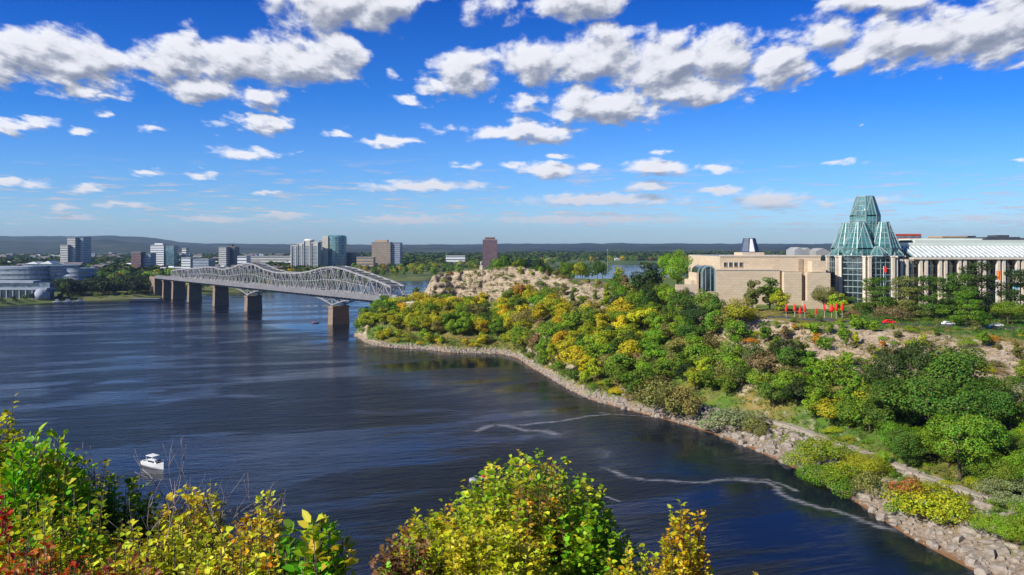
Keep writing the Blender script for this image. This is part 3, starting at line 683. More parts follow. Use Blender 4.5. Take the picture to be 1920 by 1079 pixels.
# buildings whose tops rise over the museum roof
def tower_block(name, px0, px1, pyt, Y, z0, depth, body, label, cat='building', floors=0, band='window', roofbox=None, group=None, win_side=True, rm='roofgrey', inset=.35):
    xa, xb, zt_ = X(px0, Y), X(px1, Y), Z(pyt, Y)
    e = empty(name, ((xa+xb)/2, Y+depth/2, z0), label, cat, group)
    mb = MB(); mb.box(xa, xb, Y, Y+depth, z0-2, zt_); mb.build('wall', M[body], e)
    if floors:
        fh = (zt_-z0)/floors
        for i in range(floors):
            za, zb_ = z0+fh*(i+.46), z0+fh*(i+.82); mb = MB()
            mb.box(xa-.15, xb+.15, Y-.15, Y+depth+.15, za, zb_)
            mb.build('window_row', M[band], e)
    mb = MB(); mb.box(xa-.3, xb+.3, Y-.3, Y+depth+.3, zt_+.01, zt_+.9); rf = mb.build('roof', M[rm], e)
    if roofbox:
        a, b, h = roofbox; mb = MB(); w_ = xb-xa; mb.box(xa+w_*a, xa+w_*b, Y+depth*.25, Y+depth*.75, zt_+.92, zt_+.92+h); mb.build('roof_plant_room', M[body], rf)
    return e
tower_block('office_block', 1676, 1727, 441, 620, 30, 22, 'redroof', 'red topped building rising behind the museum roof beside the glass hall', floors=9, rm='redroof')
tower_block('office_block', 1767, 1813, 445, 640, 30, 22, 'tan', 'low tan building top showing over the middle of the museum wing roof', floors=9, rm='tan')
tower_block('office_block', 1816, 1829, 444.5, 640, 30, 16, 'slate', 'small dark blue building top behind the museum wing roof', floors=9, rm='roofdark')
tower_block('office_block', 1850, 1912, 447, 560, 30, 25, 'roofdark', 'wide dark slate roofed building behind the far right museum roof', floors=8, rm='roofdark', roofbox=(.5, .85, 1.5))

# ================================================================== far-bank city
def tb(*a, **k): return tower_block(*a, **k)
GB = 7.
tb('apartment_tower', 113, 127, 460, 1790, GB, 22, 'concrete', 'lower pale green grey slab attached left of the tallest left-bank tower', floors=10)
tb('office_tower', 126, 141, 446.5, 1800, GB, 34, 'concrete', 'tall pale office tower, highest on the left bank', floors=17, band='window')
tb('office_tower', 141.5, 156, 446, 1812, GB, 34, 'bluegrey', 'dark blue grey block coloured as the shaded right part of the tall pale tower', floors=17, rm='roofdark')  # right part of the same tower, its shade put into the colour
tb('apartment_block', 246, 264, 473.5, 1500, GB, 20, 'brick', 'red brick apartment block beside the white and teal office', floors=8)
tb('apartment_block', 264.5, 282, 476, 1510, GB, 24, 'bluegrey', 'dark grey apartment block behind the red brick one', floors=7, rm='roofdark')
tb('office_block', 282, 307, 460, 1560, GB, 26, 'white', 'white gridded office block with a teal glass side', floors=12, roofbox=(.2, .8, 3))
tb('office_block', 307.5, 326, 462, 1562, GB, 24, 'curtain', 'teal glass office block joined to the white gridded one', floors=11)
tb('apartment_block', 340, 357, 484, 1250, GB, 30, 'white', 'white blank-ended apartment slab at the left end of the bridge', floors=8)
tb('apartment_block', 357.5, 391, 487, 1252, GB, 28, 'bluegrey', 'blue grey apartment slab joined to the white blank-ended slab', floors=7)
tb('office_tower', 341, 349, 466, 1600, GB, 14, 'white', 'slim white tower above the white blank-ended slab', floors=10)
tb('office_tower', 410, 424, 464, 1500, GB, 22, 'concrete', 'pale tower beside a dark tower above the bridge truss', floors=12)
tb('office_tower', 424.5, 440, 463.5, 1520, GB, 26, 'roofdark', 'dark tower with a tan top beside a pale tower above the bridge', floors=12, rm='tan', roofbox=(.1, .5, 4))
tb('office_block', 445, 462, 481, 1400, GB, 22, 'white', 'small white office block right of the dark tower', floors=6)
tb('office_block', 470, 545, 481, 1900, GB, 40, 'concrete', 'long low pale commercial building left of the cream condominium', floors=4)
tb('office_block', 649, 668, 474, 1600, GB, 24, 'roofdark', 'dark short block between the glass tower and the tan office', floors=8, rm='roofgrey')
tb('office_block', 668.5, 700, 483, 1560, GB, 24, 'tan', 'low tan building left of the tan office block', floors=5)
tb('office_block', 697, 732, 455, 1650, GB, 34, 'tan', 'broad tan office block whose shaded right side is a darker block', floors=14, roofbox=(.15, .8, 5))
tb('office_block', 732.5, 750, 456, 1655, GB, 36, 'bluegrey', 'dark blue block coloured as the shaded side of the broad tan office block', floors=14, rm='roofdark')  # stands for the office's right side, with the shade as wall colour
tb('apartment_tower', 905, 932, 450, 1500, GB, 26, 'brick', 'lone dark brown apartment tower above the trees behind the cliff', floors=17, roofbox=(.15, .85, 4))
tb('office_block', 836, 872, 480, 1900, GB, 30, 'white', 'low white building among trees left of the lone brown tower', floors=4)
# cream ribbed condominium with stepped rounded top
Yc = 1520
e = empty('apartment_tower', (X(570, Yc), Yc, GB), 'cream ribbed condominium tower with a white stepped top', 'apartment tower')
for (a, b, t_) in ((545, 556, 460), (556.3, 568, 456), (568.3, 582, 451), (582.3, 597, 454)):
    mb = MB(); xa, xb = X(a, Yc), X(b, Yc); mb.box(xa, xb, Yc, Yc+26, GB-2, Z(t_, Yc)); w = mb.build('wall', M['concrete'], e)
    for k in range(18):
        z_ = GB+2+k*2.9
        if z_ < Z(t_, Yc)-3:
            mb = MB(); mb.box(xa+2.2, xb-2.2, Yc-.3, Yc+.1, z_, z_+1.5); mb.build('window', M['window'], w)
    mb = MB(); mb.box(xa+1.3, xa+1.9, Yc-1.6, Yc-.02, GB, Z(t_, Yc)-1); mb.box(xb-1.9, xb-1.3, Yc-1.6, Yc-.02, GB, Z(t_, Yc)-1); mb.build('rib', M['white'], w)
mb = MB(); mb.loft([ring(X(577, Yc), Yc+14, r, z, 16) for r, z in ((11, Z(451.5, Yc)), (10.5, Z(450, Yc)), (8, Z(448.6, Yc)))]); mb.build('roof', M['white'], e)
Yg = 1560
e = empty('glass_tower', (X(622, Yg), Yg, GB), 'tall teal glass condominium tower with a rounded dark right corner', 'apartment tower')
def gl_prism(a, b, yt, mat, par, dy0=0, dy1=30):
    mb = MB(); mb.box(X(a, Yg), X(b, Yg), Yg+dy0, Yg+dy1, GB-2, Z(yt, Yg)); return mb.build('wall', M[mat], par)
w1 = gl_prism(597, 609, 450, 'concrete', e, 2, 28); 
mb = MB(); cx = X(628, Yg); mb.loft([ring(cx, Yg+16, 21, GB-2, 20), ring(cx, Yg+16, 21, Z(444, Yg), 20), ring(cx, Yg+16, 17, Z(441.5, Yg), 20)]); w2 = mb.build('wall', M['curtain'], e, smooth=False)
for k in range(19):
    z_ = GB+3+k*3.3; mb = MB(); mb.loft([ring(cx, Yg+16, 21.35, z_, 20), ring(cx, Yg+16, 21.35, z_+.7, 20)]); mb.build('balcony_band', M['mullion'], w2)
    if z_ < Z(452, Yg): mb = MB(); mb.box(X(598, Yg), X(608, Yg), Yg+1.6, Yg+2.1, z_+1, z_+2.5); mb.build('window', M['window'], w1)
mb = MB(); mb.box(X(609, Yg)-4, X(616, Yg), Yg-4, Yg+2, GB, Z(443, Yg)); mb.build('corner_shaft', M['concrete'], e)
# curved museum of banded stone, left shore; shade put into its blue-grey
Yk = 860
cm = empty('curved_museum', (X(60, Yk), Yk+30, 5), 'long curved museum with banded pale terraces on the left shore', 'museum')
def band(cx, cy_, rx, ry, z0, z1, mat, par, a0=0, a1=2*PI, n=40):
    mb = MB(); pts = [(cx+rx*math.cos(a0+(a1-a0)*i/n), cy_+ry*math.sin(a0+(a1-a0)*i/n)) for i in range(n)]
    mb.prism(pts, z0, z1); return mb.build('storey_band' if mat != 'window' else 'window_band', M[mat], par)
def zk(py): return Z(py, Yk)
for i, (pxc, rx, top, dy) in enumerate(((20, 52, 497, 40), (95, 42, 500, 62), (150, 22, 506, 66))):
    z0 = 4; zt_ = zk(top); n = 6; hh = (zt_-z0)/n
    for k in range(n):
        sh = 1-.035*k
        band(X(pxc, Yk+dy), Yk+dy, rx*sh, 24*sh, z0+hh*k, z0+hh*(k+.52), 'bluegrey', cm)
        if k < n-1 or i: band(X(pxc, Yk+dy), Yk+dy, rx*sh-1.6, 24*sh-1.6, z0+hh*(k+.52)+.01, z0+hh*(k+1)-.01, 'window', cm)
for pxc, a, b, top in ((40, 36, 62, 492.5), (25, 8, 34, 494)):
    mb = MB(); x0_, x1_ = X(a, Yk), X(b, Yk); mb.loft([[(x0_, Yk+36, zk(497)+.2), (x1_, Yk+36, zk(497)+.2), ((x0_+x1_)/2+3, Yk+36, zk(top)+1)], [(x0_, Yk+52, zk(497)+.2), (x1_, Yk+52, zk(497)+.2), ((x0_+x1_)/2+3, Yk+52, zk(top)+1)]]); mb.build('white_roof_fin', M['white'], cm)
# front pavilion with arcade, darkened by the same shaded blue-grey
pv = empty('riverside_pavilion', (X(40, 800), 800, 4), 'low grey arcaded pavilion terrace in front of the curved museum', 'pavilion')
mb = MB(); mb.box(X(-60, 800), X(62, 800), 800, 815, Z(531, 800), Z(527, 800)); mb.build('upper_slab', M['bluegrey'], pv)
mb = MB(); mb.box(X(-60, 800), X(92, 800), 796, 812, Z(543.5, 800), Z(540, 800)); mb.build('lower_slab', M['bluegrey'], pv)
mb = MB(); mb.box(X(-60, 800), X(90, 800), 803, 811, 3, Z(531, 800)-.02); mb.build('glass_front', M['window'], pv)
for px in range(-56, 96, 12):
    mb = MB(); xx = X(px, 800); mb.box(xx-.5, xx+.5, 796.4, 797.4, 3, Z(543.5, 800)-.02); mb.build('column', M['bluegrey'], pv)
mb = MB(); cxv = X(79, 800); mb.loft([ring(cxv, 800, r, z, 14) for r, z in ((7.4, 3), (7.2, 10), (5.5, 13.5), (2, 15.4))]); mb.build('rotunda', M['bluegrey'], pv, smooth=True)
# low-rise town
rng = random.Random(7)
spec = []
def town(p0, p1, y0, y1, n, hmin, hmax, grp):
    out = []
    for i in range(n):
        px = p0+(p1-p0)*(i+rng.random())/n; Y = rng.uniform(y0, y1); out.append((px, Y, rng.uniform(13, 44), rng.uniform(hmin, hmax), grp))
    return out
T = town(-30, 545, 1250, 2100, 58, 6, 15, 'low buildings of the far town') + town(-40, 560, 2200, 3600, 46, 8, 22, 'low buildings of the far town') + town(640, 900, 1700, 3000, 14, 6, 12, 'low buildings beyond the far trees') + town(950, 1200, 2700, 3600, 8, 7, 12, 'low buildings beyond the far trees')
T.sort(key=lambda a: a[0])
mats = [('white', 'white'), ('concrete', 'cream'), ('tan', 'tan'), ('brick', 'red brick'), ('bluegrey', 'blue grey'), ('concrete', 'cream')]
cnt = {}
for (px, Y, w_, h_, grp) in T:
    mt, word = mats[rng.randrange(6)]; gab = rng.random() < .35
    near = 'front' if Y < 2150 else 'back'
    key = (word, near, grp); cnt[key] = cnt.get(key, 0)+1
    side = 'the town' if 'town' in grp else 'far woods'
    rows_ = 'nearer row' if near == 'front' else 'farthest row'
    e = empty('low_building', (X(px, Y), Y, 6), f'{word} low building, {ordinal(cnt[key])} such from the left, {rows_} of {side}', 'building', grp)
    xa, xb = X(px, Y)-w_/2, X(px, Y)+w_/2; dp = rng.uniform(12, 26); z1 = 6+h_
    mb = MB(); mb.box(xa, xb, Y, Y+dp, 4, z1); mb.build('wall', M[mt], e)
    mb = MB()
    if gab: mb.loft([[(xa-.4, Y-.4, z1+.01), (xb+.4, Y-.4, z1+.01), (xb+.4, Y+dp/2, z1+4), (xa-.4, Y+dp/2, z1+4)], [(xa-.4, Y+dp+.4, z1+.01), (xb+.4, Y+dp+.4, z1+.01), (xb+.4, Y+dp/2+.01, z1+4.01), (xa-.4, Y+dp/2+.01, z1+4.01)]])
    else: mb.box(xa-.3, xb+.3, Y-.3, Y+dp+.3, z1+.01, z1+.8); mb.box(xa+w_*.3, xa+w_*.55, Y+dp*.3, Y+dp*.6, z1+.82, z1+2.6)
    mb.build('roof', M['houseroof' if gab else rng.choice(['roofgrey', 'white', 'roofpale'])], e)
    nf = max(1, int(h_/3.3))
    for f_ in range(nf):
        mb = MB(); za = 6+h_*(f_+.35)/nf; mb.box(xa+1.2, xb-1.2, Y-.12, Y+.1, za, za+h_/nf*.45); mb.build('window_row', M['window'], e)

# ================================================================== trees
def leaf_quads(rs, P, N, size, asp=.62, jit=.55):
    n = len(P)
    N = N + rs.normal(0, jit, (n, 3)); N /= np.linalg.norm(N, axis=1, keepdims=True)+1e-9
    A = np.cross(N, rs.normal(0, 1, (n, 3))); A /= np.linalg.norm(A, axis=1, keepdims=True)+1e-9
    B = np.cross(N, A); s = size*rs.uniform(.6, 1.35, (n, 1)); a = A*s; b = B*s*asp
    c = N*s*.18
    V = np.stack([P-a, P-b+c, P+a*.9, P+b+c], 1).reshape(-1, 3)
    return V, np.arange(n*4).reshape(n, 4)
def crown_points(rs, n, kind):
    L = []
    if kind == 'round':
        m = 34
        for i in range(m):
            d = rs.normal(0, 1, 3); d /= np.linalg.norm(d); r = rs.uniform(.35, 1.12)**.6
            L.append((np.array([d[0]*.29*r, d[1]*.29*r, .56+d[2]*.33*r]), rs.uniform(.06, .15)))
    elif kind == 'tall':
        for i in range(26):
            z = rs.uniform(.22, .9); w = .2*math.sin(PI*min(1, (z-.1)/.95))**.7+.03; th = rs.uniform(0, 2*PI); q = rs.uniform(.2, 1)
            L.append((np.array([math.cos(th)*w*q, math.sin(th)*w*q, z]), rs.uniform(.075, .12)))
    elif kind == 'wide':
        for i in range(30):
            d = rs.normal(0, 1, 3); d /= np.linalg.norm(d); r = rs.uniform(.4, 1)**.6
            L.append((np.array([d[0]*.43*r, d[1]*.43*r, .56+d[2]*.30*r]), rs.uniform(.07, .17)))
    elif kind == 'bush':
        for i in range(20):
            th = rs.uniform(0, 2*PI); q = rs.uniform(0, 1)**.6; z = .25+.5*(1-q*q)*rs.uniform(.4, 1)
            L.append((np.array([math.cos(th)*.5*q, math.sin(th)*.5*q, z]), rs.uniform(.14, .24)))
    elif kind == 'pine':
        for i in range(34):
            z = .18+.78*(i/33)**.9; w = .26*(1-z)+.02; th = rs.uniform(0, 2*PI); q = rs.uniform(.25, 1)
            L.append((np.array([math.cos(th)*w*q, math.sin(th)*w*q, z]), .045+.10*(1-z)))
    elif kind == 'flat':     # spreading pine with level shelves
        for i in range(40):
            z = rs.choice([.16, .28, .42, .56, .70, .83, .92])+rs.uniform(-.03, .03); w = .46*(1-(z-.3)**2*1.6); th = rs.uniform(0, 2*PI); q = rs.uniform(.15, 1)
            L.append((np.array([math.cos(th)*w*q, math.sin(th)*w*q, z]), rs.uniform(.09, .15)))
    C = np.array([l[0] for l in L]); R = np.array([l[1] for l in L])
    ctr = C.mean(0)
    k = rs.choice(len(L), n*2, p=R**2/np.sum(R**2)); d = rs.normal(0, 1, (n*2, 3)); d /= np.linalg.norm(d, axis=1, keepdims=True)
    fl = np.array([1, 1, .55 if kind in ('flat', 'pine') else .85])
    rr = R[k][:, None]*(rs.uniform(.3, 1.12, (n*2, 1))**.45)
    P = C[k]+d*rr*fl
    inside = np.zeros(len(P), bool)
    for c, r in zip(C, R): inside |= (np.linalg.norm(P-c, axis=1) < r*.62)
    keep = ~inside | (rs.uniform(0, 1, len(P)) < .12)
    P = P[keep][:n]; d = d[keep][:n]
    out = P-ctr; out /= np.linalg.norm(out, axis=1, keepdims=True)+1e-9
    return P, d*.6+out*.6+np.array([0, 0, .25]), C
def crown_mesh(kind, seed, n, size):
    rs = np.random.RandomState(seed); P, N, C = crown_points(rs, n, kind)
    V, Q = leaf_quads(rs, P, N, size)
    V[:, 2] = np.maximum(V[:, 2], .01)
    return np_mesh(f'{kind}_crown', V, Q, M['leaf']), C
def trunk_mesh(C, seed, bare=False):
    rg = random.Random(seed); mb = MB()
    mb.tube([(0,0,-.08), (0,0,.05), (.01,.005,.3), (-.005,.01,.55), (0,0,.75)], [.026, .02, .016, .010, .004], 7)
    cs = sorted(list(C), key=lambda c: c[2])
    for c in cs[::3]:
        z0 = min(c[2]*.55, .5)+.05; mb.tube([(0,0,z0), (c[0]*.45, c[1]*.45, z0+(c[2]-z0)*.4), tuple(c)], [.010, .007, .003], 5)
    me = bpy.data.meshes.new('trunk'); me.from_pydata(mb.v, [], mb.f); me.materials.append(M['bark']); me.polygons.foreach_set('use_smooth', [True]*len(mb.f)); me.update(); return me
def protos(kind, n, size, k, s0):
    out = []
    for i in range(k):
        cm_, C = crown_mesh(kind, s0+i, n, size); out.append((cm_, trunk_mesh(C, s0+i)))
    return out
PR = {}
for kd, s0 in (('round', 10), ('tall', 30), ('wide', 50), ('bush', 70), ('pine', 90), ('flat', 110)):
    PR[kd, 'far'] = protos(kd, 520, .050, 3, s0)
    PR[kd, 'mid'] = protos(kd, 2600, .0245, 5, s0+5)
    PR[kd, 'big'] = protos(kd, 11000, .0125, 3, s0+12)
COLS = {
 'dark green': (.042,.072,.016), 'deep green': (.085,.155,.016), 'green': (.145,.25,.016), 'bright green': (.19,.33,.016), 'yellow-green': (.34,.38,.016),
 'yellow': (.50,.46,.015), 'golden': (.50,.37,.014), 'orange': (.50,.24,.02), 'blackish green': (.022,.036,.012), 'rusty': (.36,.12,.03), 'olive': (.21,.21,.05), 'grey-green': (.22,.25,.11), 'brown': (.25,.17,.08)}
rt = random.Random(42)
FORM = {'round': 'round-topped', 'tall': 'slender', 'wide': 'broad', 'bush': 'low', 'pine': 'pointed', 'flat': 'layered'}
TREES = []
def tree(x, y, h, kind, col, size, zone, label=None, group=None, z=None, name=None, sxy=1.):
    if z is None: z = gz(x, y)
    TREES.append(dict(x=x, y=y, z=z, h=h, kind=kind, col=col, size=size, zone=zone, label=label, group=group, name=name, sxy=sxy))
def make_trees():
    cnt = {}
    TREES.sort(key=lambda d: (d['zone'], d['x']/d['y']))
    def nmof(d): return d['name'] or {'bush': 'shrub', 'pine': 'conifer_tree', 'flat': 'pine_tree'}.get(d['kind'], 'broadleaf_tree')
    br_ = sorted([d for d in TREES if nmof(d) == 'broadleaf_tree'], key=lambda d: -d['h']/d['y']); far_ = br_[296:]; ids = {id(d) for d in far_}
    rs = np.random.RandomState(5); VV = []; CC = []
    for d in far_:
        me = rt.choice(PR[d['kind'], 'far'])[0]; n = len(me.vertices); v = np.empty(n*3, np.float32); me.vertices.foreach_get('co', v); v = v.reshape(-1, 3)
        a = rs.uniform(0, 6.28); c_, s_ = math.cos(a), math.sin(a); sc_ = d['h']*d['sxy']*rs.uniform(.9, 1.2)
        VV.append(np.stack([(v[:,0]*c_-v[:,1]*s_)*sc_+d['x'], (v[:,0]*s_+v[:,1]*c_)*sc_+d['y'], v[:,2]*d['h']+d['z']-.1], 1)); k = rs.uniform(.75, 1.25); CC.append(np.tile([*[q*k for q in COLS[d['col']]], 1.], (n, 1)))
    V = np.concatenate(VV); me = np_mesh('distant_trees', V, np.arange(len(V)).reshape(-1, 4), M['leafmass'])
    ca = me.attributes.new('tint', 'FLOAT_COLOR', 'POINT'); ca.data.foreach_set('color', np.concatenate(CC).astype(np.float32).ravel())
    tag(link('distant_trees', me), 'tree belts of the far bank behind the bridge and the cliff', kind='stuff')
    for d in TREES:
        if id(d) in ids: continue
        kind = d['kind']; nm = d['name'] or {'bush': 'shrub', 'pine': 'conifer_tree', 'flat': 'pine_tree'}.get(kind, 'broadleaf_tree'); cat = 'shrub' if nm == 'shrub' else 'tree'
        lab = d['label']
        if not lab:
            zp, ref = d['zone']; key = (d['zone'], d['col'], cat); cnt[key] = cnt.get(key, 0)+1
            lab = f"{d['col']} {cat} {zp}, {ordinal(cnt[key])} such {ref}"
        e = empty(nm, (d['x'], d['y'], d['z']-.1), lab, cat, d['group'] or (cat+'s '+d['zone'][0] if d['zone'][0] else None), rz=rt.uniform(0, 2*PI))
        cm_, tm = rt.choice(PR[kind, d['size']]); h = d['h']; s = h*d['sxy']*rt.uniform(.9, 1.12)
        c = link('crown', cm_, e); c.scale = (s, s*rt.uniform(.8, 1.15), h); c.rotation_euler = (rt.uniform(-.1, .1), rt.uniform(-.1, .1), 0)
        r, g_, b = COLS[d['col']]; v = rt.uniform(.8, 1.25); hsh = rt.uniform(-.12, .12); c.color = (min(1, r*v*(1+hsh)), g_*v*(1-hsh*.4), b*v, 1)
        if nm != 'shrub' and d['size'] != 'far': tk = link('trunk', tm, e); tk.scale = (s*.9, s*.9, h)
        elif nm != 'shrub': tk = link('trunk', tm, e); tk.scale = (s, s, h)
def pick(w): 
    ks = list(w); return rt.choices(ks, [w[k] for k in ks])[0]
placed = []
def scatter(n, px_r, s_r, hmin, hmax, cols_, kinds, zone, dmin, size='mid', ok=None, zmax=None, sxy=1.0):
    tries = 0; k = 0
    while k < n and tries < n*60:
        tries += 1; px = rt.uniform(*px_r); s = rt.uniform(*s_r); x, y, z = loft_at(px, s)
        if any((x-a)**2+(y-b)**2 < dmin*dmin for a, b in placed): continue
        if ok and not ok(px, s, x, y): continue
        placed.append((x, y)); k += 1; kd = pick(kinds)
        tree(x, y, rt.uniform(hmin, hmax)*(.55 if kd == 'bush' else 1), kd, pick(cols_), size, zone, sxy=sxy*(1.5 if kd == 'bush' else 1))
def at_px(px, pyt, Y, kind, col, size, label, sxy=1., name=None, zone=('', ''), group=None, hmax=None):
    x = X(px, Y); z = gz(x, Y); h = Z(pyt, Y)-z
    if hmax: h = min(h, hmax)
    placed.append((x, Y)); tree(x, Y, max(1.5, h), kind, col, size, zone, label, group, z, name, sxy)
# --- singled-out trees
at_px(1706, 632, 212, 'wide', 'dark green', 'big', 'big dark tree with a pale trunk left of the largest dark tree above the shore', 1.05)
at_px(1805, 640, 203, 'round', 'deep green', 'big', 'largest dark rounded tree on the right slope, its crown tinged brown', 1.45)
at_px(1745, 670, 196, 'wide', 'deep green', 'big', 'deep green tree squeezed between and below the two big dark trees', 1.3)
at_px(1872, 700, 190, 'wide', 'deep green', 'big', 'deep green broad tree at the right foot of the largest dark tree', 1.3)
at_px(1662, 700, 203, 'tall', 'deep green', 'big', 'narrow deep green tree left below the big dark tree', 1.3)
at_px(1800, 760, 176, 'wide', 'green', 'big', 'mid green broad tree just below the largest dark tree', 1.3)
at_px(1875, 850, 166, 'wide', 'green', 'big', 'green leafy tree low on the right slope near the frame edge', 1.3)
at_px(1700, 800, 186, 'round', 'deep green', 'big', 'dark green leafy tree above the pale willow bushes', 1.3)
at_px(1237, 690, 262, 'bush', 'olive', 'mid', 'large rounded olive willow bush at the water edge, left one of a pair', 1.25)
at_px(1275, 702, 258, 'bush', 'olive', 'mid', 'large rounded olive willow bush at the water edge, right one of a pair', 1.0)
at_px(1375, 752, 240, 'bush', 'grey-green', 'mid', 'sprawling grey green willow bush on the boulders by the path', 1.9)
at_px(1415, 772, 233, 'bush', 'olive', 'mid', 'brownish olive low bush right beside the sprawling grey green willow', 1.6)
at_px(1560, 805, 192, 'bush', 'yellow-green', 'big', 'pale yellow green willow bush spreading above the stony shore', 1.5)
at_px(1625, 830, 186, 'bush', 'yellow-green', 'big', 'yellow green willow bush right of the paler spreading willow', 1.15)
at_px(1545, 850, 184, 'bush', 'green', 'big', 'mid green bush at the foot of the pale spreading willow', 1.5)
at_px(1640, 872, 176, 'bush', 'olive', 'mid', 'olive green rounded bush hanging over the dark shore rocks', 1.3)
at_px(1705, 878, 169, 'bush', 'rusty', 'mid', 'small rusty red bush between the willows and the yellow bush', .9)
at_px(1735, 895, 162, 'bush', 'yellow', 'mid', 'bright yellow green mixed bush below the rusty one', 1.6)
at_px(1700, 915, 162, 'bush', 'bright green', 'mid', 'bright green bush left beside the bright yellow one on the shore', 1.1)
at_px(1790, 915, 156, 'bush', 'yellow-green', 'mid', 'yellow green bush right beside the bright yellow one on the shore', 1.3)
at_px(1900, 880, 162, 'bush', 'grey-green', 'big', 'silvery grey green bush at the right frame edge', 1.5)
at_px(1880, 945, 148, 'bush', 'bright green', 'big', 'large bright green bush lowest at the right frame edge', 1.5)
at_px(1935, 935, 142, 'round', 'bright green', 'big', 'bright green tree cut by the right frame edge near the shore', 1.2)
at_px(1270, 464, 392, 'wide', 'bright green', 'big', 'large bright green spreading tree standing alone left of the museum', .82)
at_px(1215, 487, 384, 'round', 'dark green', 'mid', 'dark green round tree left of the large bright green one', 1.2)
at_px(1545, 524, 318, 'wide', 'olive', 'big', 'rounded olive green tree in front of the glass hall pillars', .95)
at_px(1443, 517, 322, 'tall', 'green', 'mid', 'slender airy green tree before the long stone museum wall, right of its pair', 1.3)
at_px(1411, 522, 320, 'tall', 'olive', 'mid', 'slender airy tree before the long stone museum wall, left of its pair', 1.1)
at_px(1462, 541, 312, 'round', 'yellow-green', 'mid', 'small yellow green tree just right of the slender airy pair', 1.2)
at_px(1573, 548, 306, 'tall', 'yellow-green', 'mid', 'narrow yellow green small tree near the red parasols', 1.3)
at_px(1640, 520, 314, 'flat', 'deep green', 'big', 'dark spreading pine in front of the right foot of the glass hall', 1.5)
at_px(1692, 518, 310, 'flat', 'olive', 'big', 'olive spreading pine in the middle of the row before the colonnade', 1.5)
at_px(1745, 518, 306, 'flat', 'deep green', 'big', 'deep green spreading pine left of the tallest tree before the colonnade', 1.5)
at_px(1832, 492, 312, 'flat', 'dark green', 'big', 'tallest dark layered pine in front of the museum colonnade', 1.5)
at_px(1790, 512, 300, 'flat', 'deep green', 'big', 'dark layered pine at the left shoulder of the tallest one', 1.4)
at_px(1812, 545, 277, 'flat', 'green', 'big', 'umbrella shaped green pine with bare reddish trunk at the plateau edge', 1.25)
at_px(1890, 552, 285, 'wide', 'green', 'big', 'green broad tree right of the reddish trunked pine', 1.3)
at_px(1930, 505, 300, 'flat', 'dark green', 'big', 'dark pine at the right frame edge before the colonnade', 1.4)
at_px(1600, 575, 300, 'bush', 'brown', 'mid', 'brownish hedge bush left of the spreading pines', 1.2)
at_px(1672, 565, 296, 'bush', 'brown', 'mid', 'brown shrub under the olive spreading pine', 1.6)
at_px(1535, 585, 287, 'bush', 'deep green', 'mid', 'small dark bush on the cliff edge below the red parasols', .8)
at_px(1675, 610, 268, 'pine', 'dark green', 'mid', 'small dark fir on the cliff face below the pines', 1.3)
at_px(1604, 618, 262, 'tall', 'yellow-green', 'mid', 'thin yellow green tree rising against the pale upper ledge', 1.1)
at_px(1433, 600, 277, 'tall', 'green', 'mid', 'thin green sapling against the pale cliff face below the museum', .9)
at_px(1075, 548, 408, 'pine', 'deep green', 'mid', 'dark narrow conifer against the pale rock ledge', 1.1)
at_px(1014, 500, 480, 'tall', 'bright green', 'mid', 'narrow bright green tree on the right shoulder of the cliff', 1.1)
at_px(1012, 520, 465, 'bush', 'deep green', 'mid', 'dark bush under the narrow bright tree on the cliff shoulder', 1.)
at_px(912, 500, 502, 'bush', 'deep green', 'mid', 'dark green shrub at the head of the cliff near the statue', 1.)
at_px(845, 505, 512, 'bush', 'rusty', 'mid', 'small reddish shrub on the left rim of the cliff', .7)
at_px(1059, 487, 610, 'wide', 'green', 'mid', 'round green tree with an orange tip behind the rock outcrop', .9)
at_px(1160, 497, 640, 'wide', 'yellow-green', 'mid', 'bright yellow green round tree beside the flagpole', .9)
at_px(1120, 482, 690, 'wide', 'deep green', 'mid', 'tall dark green tree left of the flagpole', .9)
# --- woods on the bank
YEL = {'yellow': 5, 'golden': 1.5, 'yellow-green': 10, 'bright green': 4, 'green': 3, 'deep green': 1.5, 'orange': .3, 'olive': 2}
MIX = {'yellow': 4, 'golden': 2, 'yellow-green': 5, 'bright green': 3, 'green': 5, 'deep green': 3, 'orange': .7, 'brown': 1.2, 'olive': 2}
GRN = {'yellow-green': 2, 'bright green': 4, 'green': 7, 'deep green': 4, 'dark green': 1.5, 'olive': 1.5, 'yellow': .4, 'brown': .4}
z1 = ('on the wooded point', 'from the bridge'); z2 = ('on the curving middle bank', 'from the point'); z3 = ('below the museum cliff', 'from the left'); z4 = ('on the cliff ledges', 'from the left')
scatter(66, (680, 945), (2.2, 4.0), 9.5, 13, YEL, {'round': 4, 'wide': 2, 'tall': 2}, z1, 5.2, sxy=1.35)
scatter(26, (690, 950), (1.15, 2.2), 4.5, 7.5, YEL, {'round': 3, 'bush': 3, 'tall': 1}, z1, 3.6, sxy=1.2)
scatter(9, (671, 700), (1.5, 6.5), 5, 9, {'bright green': 3, 'yellow-green': 3, 'green': 3}, {'round': 3, 'bush': 2}, z1, 4, sxy=1.3)
scatter(12, (690, 800), (4.0, 4.9), 5, 7, YEL, {'round': 3, 'bush': 2}, z1, 5, sxy=1.2)
ok2 = lambda px, s, x, y: not (1035 < px < 1100 and s > 3.7)
scatter(74, (945, 1215), (1.8, 4.1), 9, 13.5, MIX, {'round': 4, 'wide': 2, 'tall': 2, 'pine': .3}, z2, 5.6, sxy=1.35, ok=ok2)
scatter(24, (965, 1215), (1.1, 1.9), 4, 7, MIX, {'round': 3, 'bush': 3}, z2, 3.6, sxy=1.2)
scatter(30, (1150, 1390), (4.0, 5.0), 8, 12, {**GRN, 'dark green': 5}, {'round': 4, 'wide': 2, 'pine': 2}, z2, 5.8, sxy=1.35)
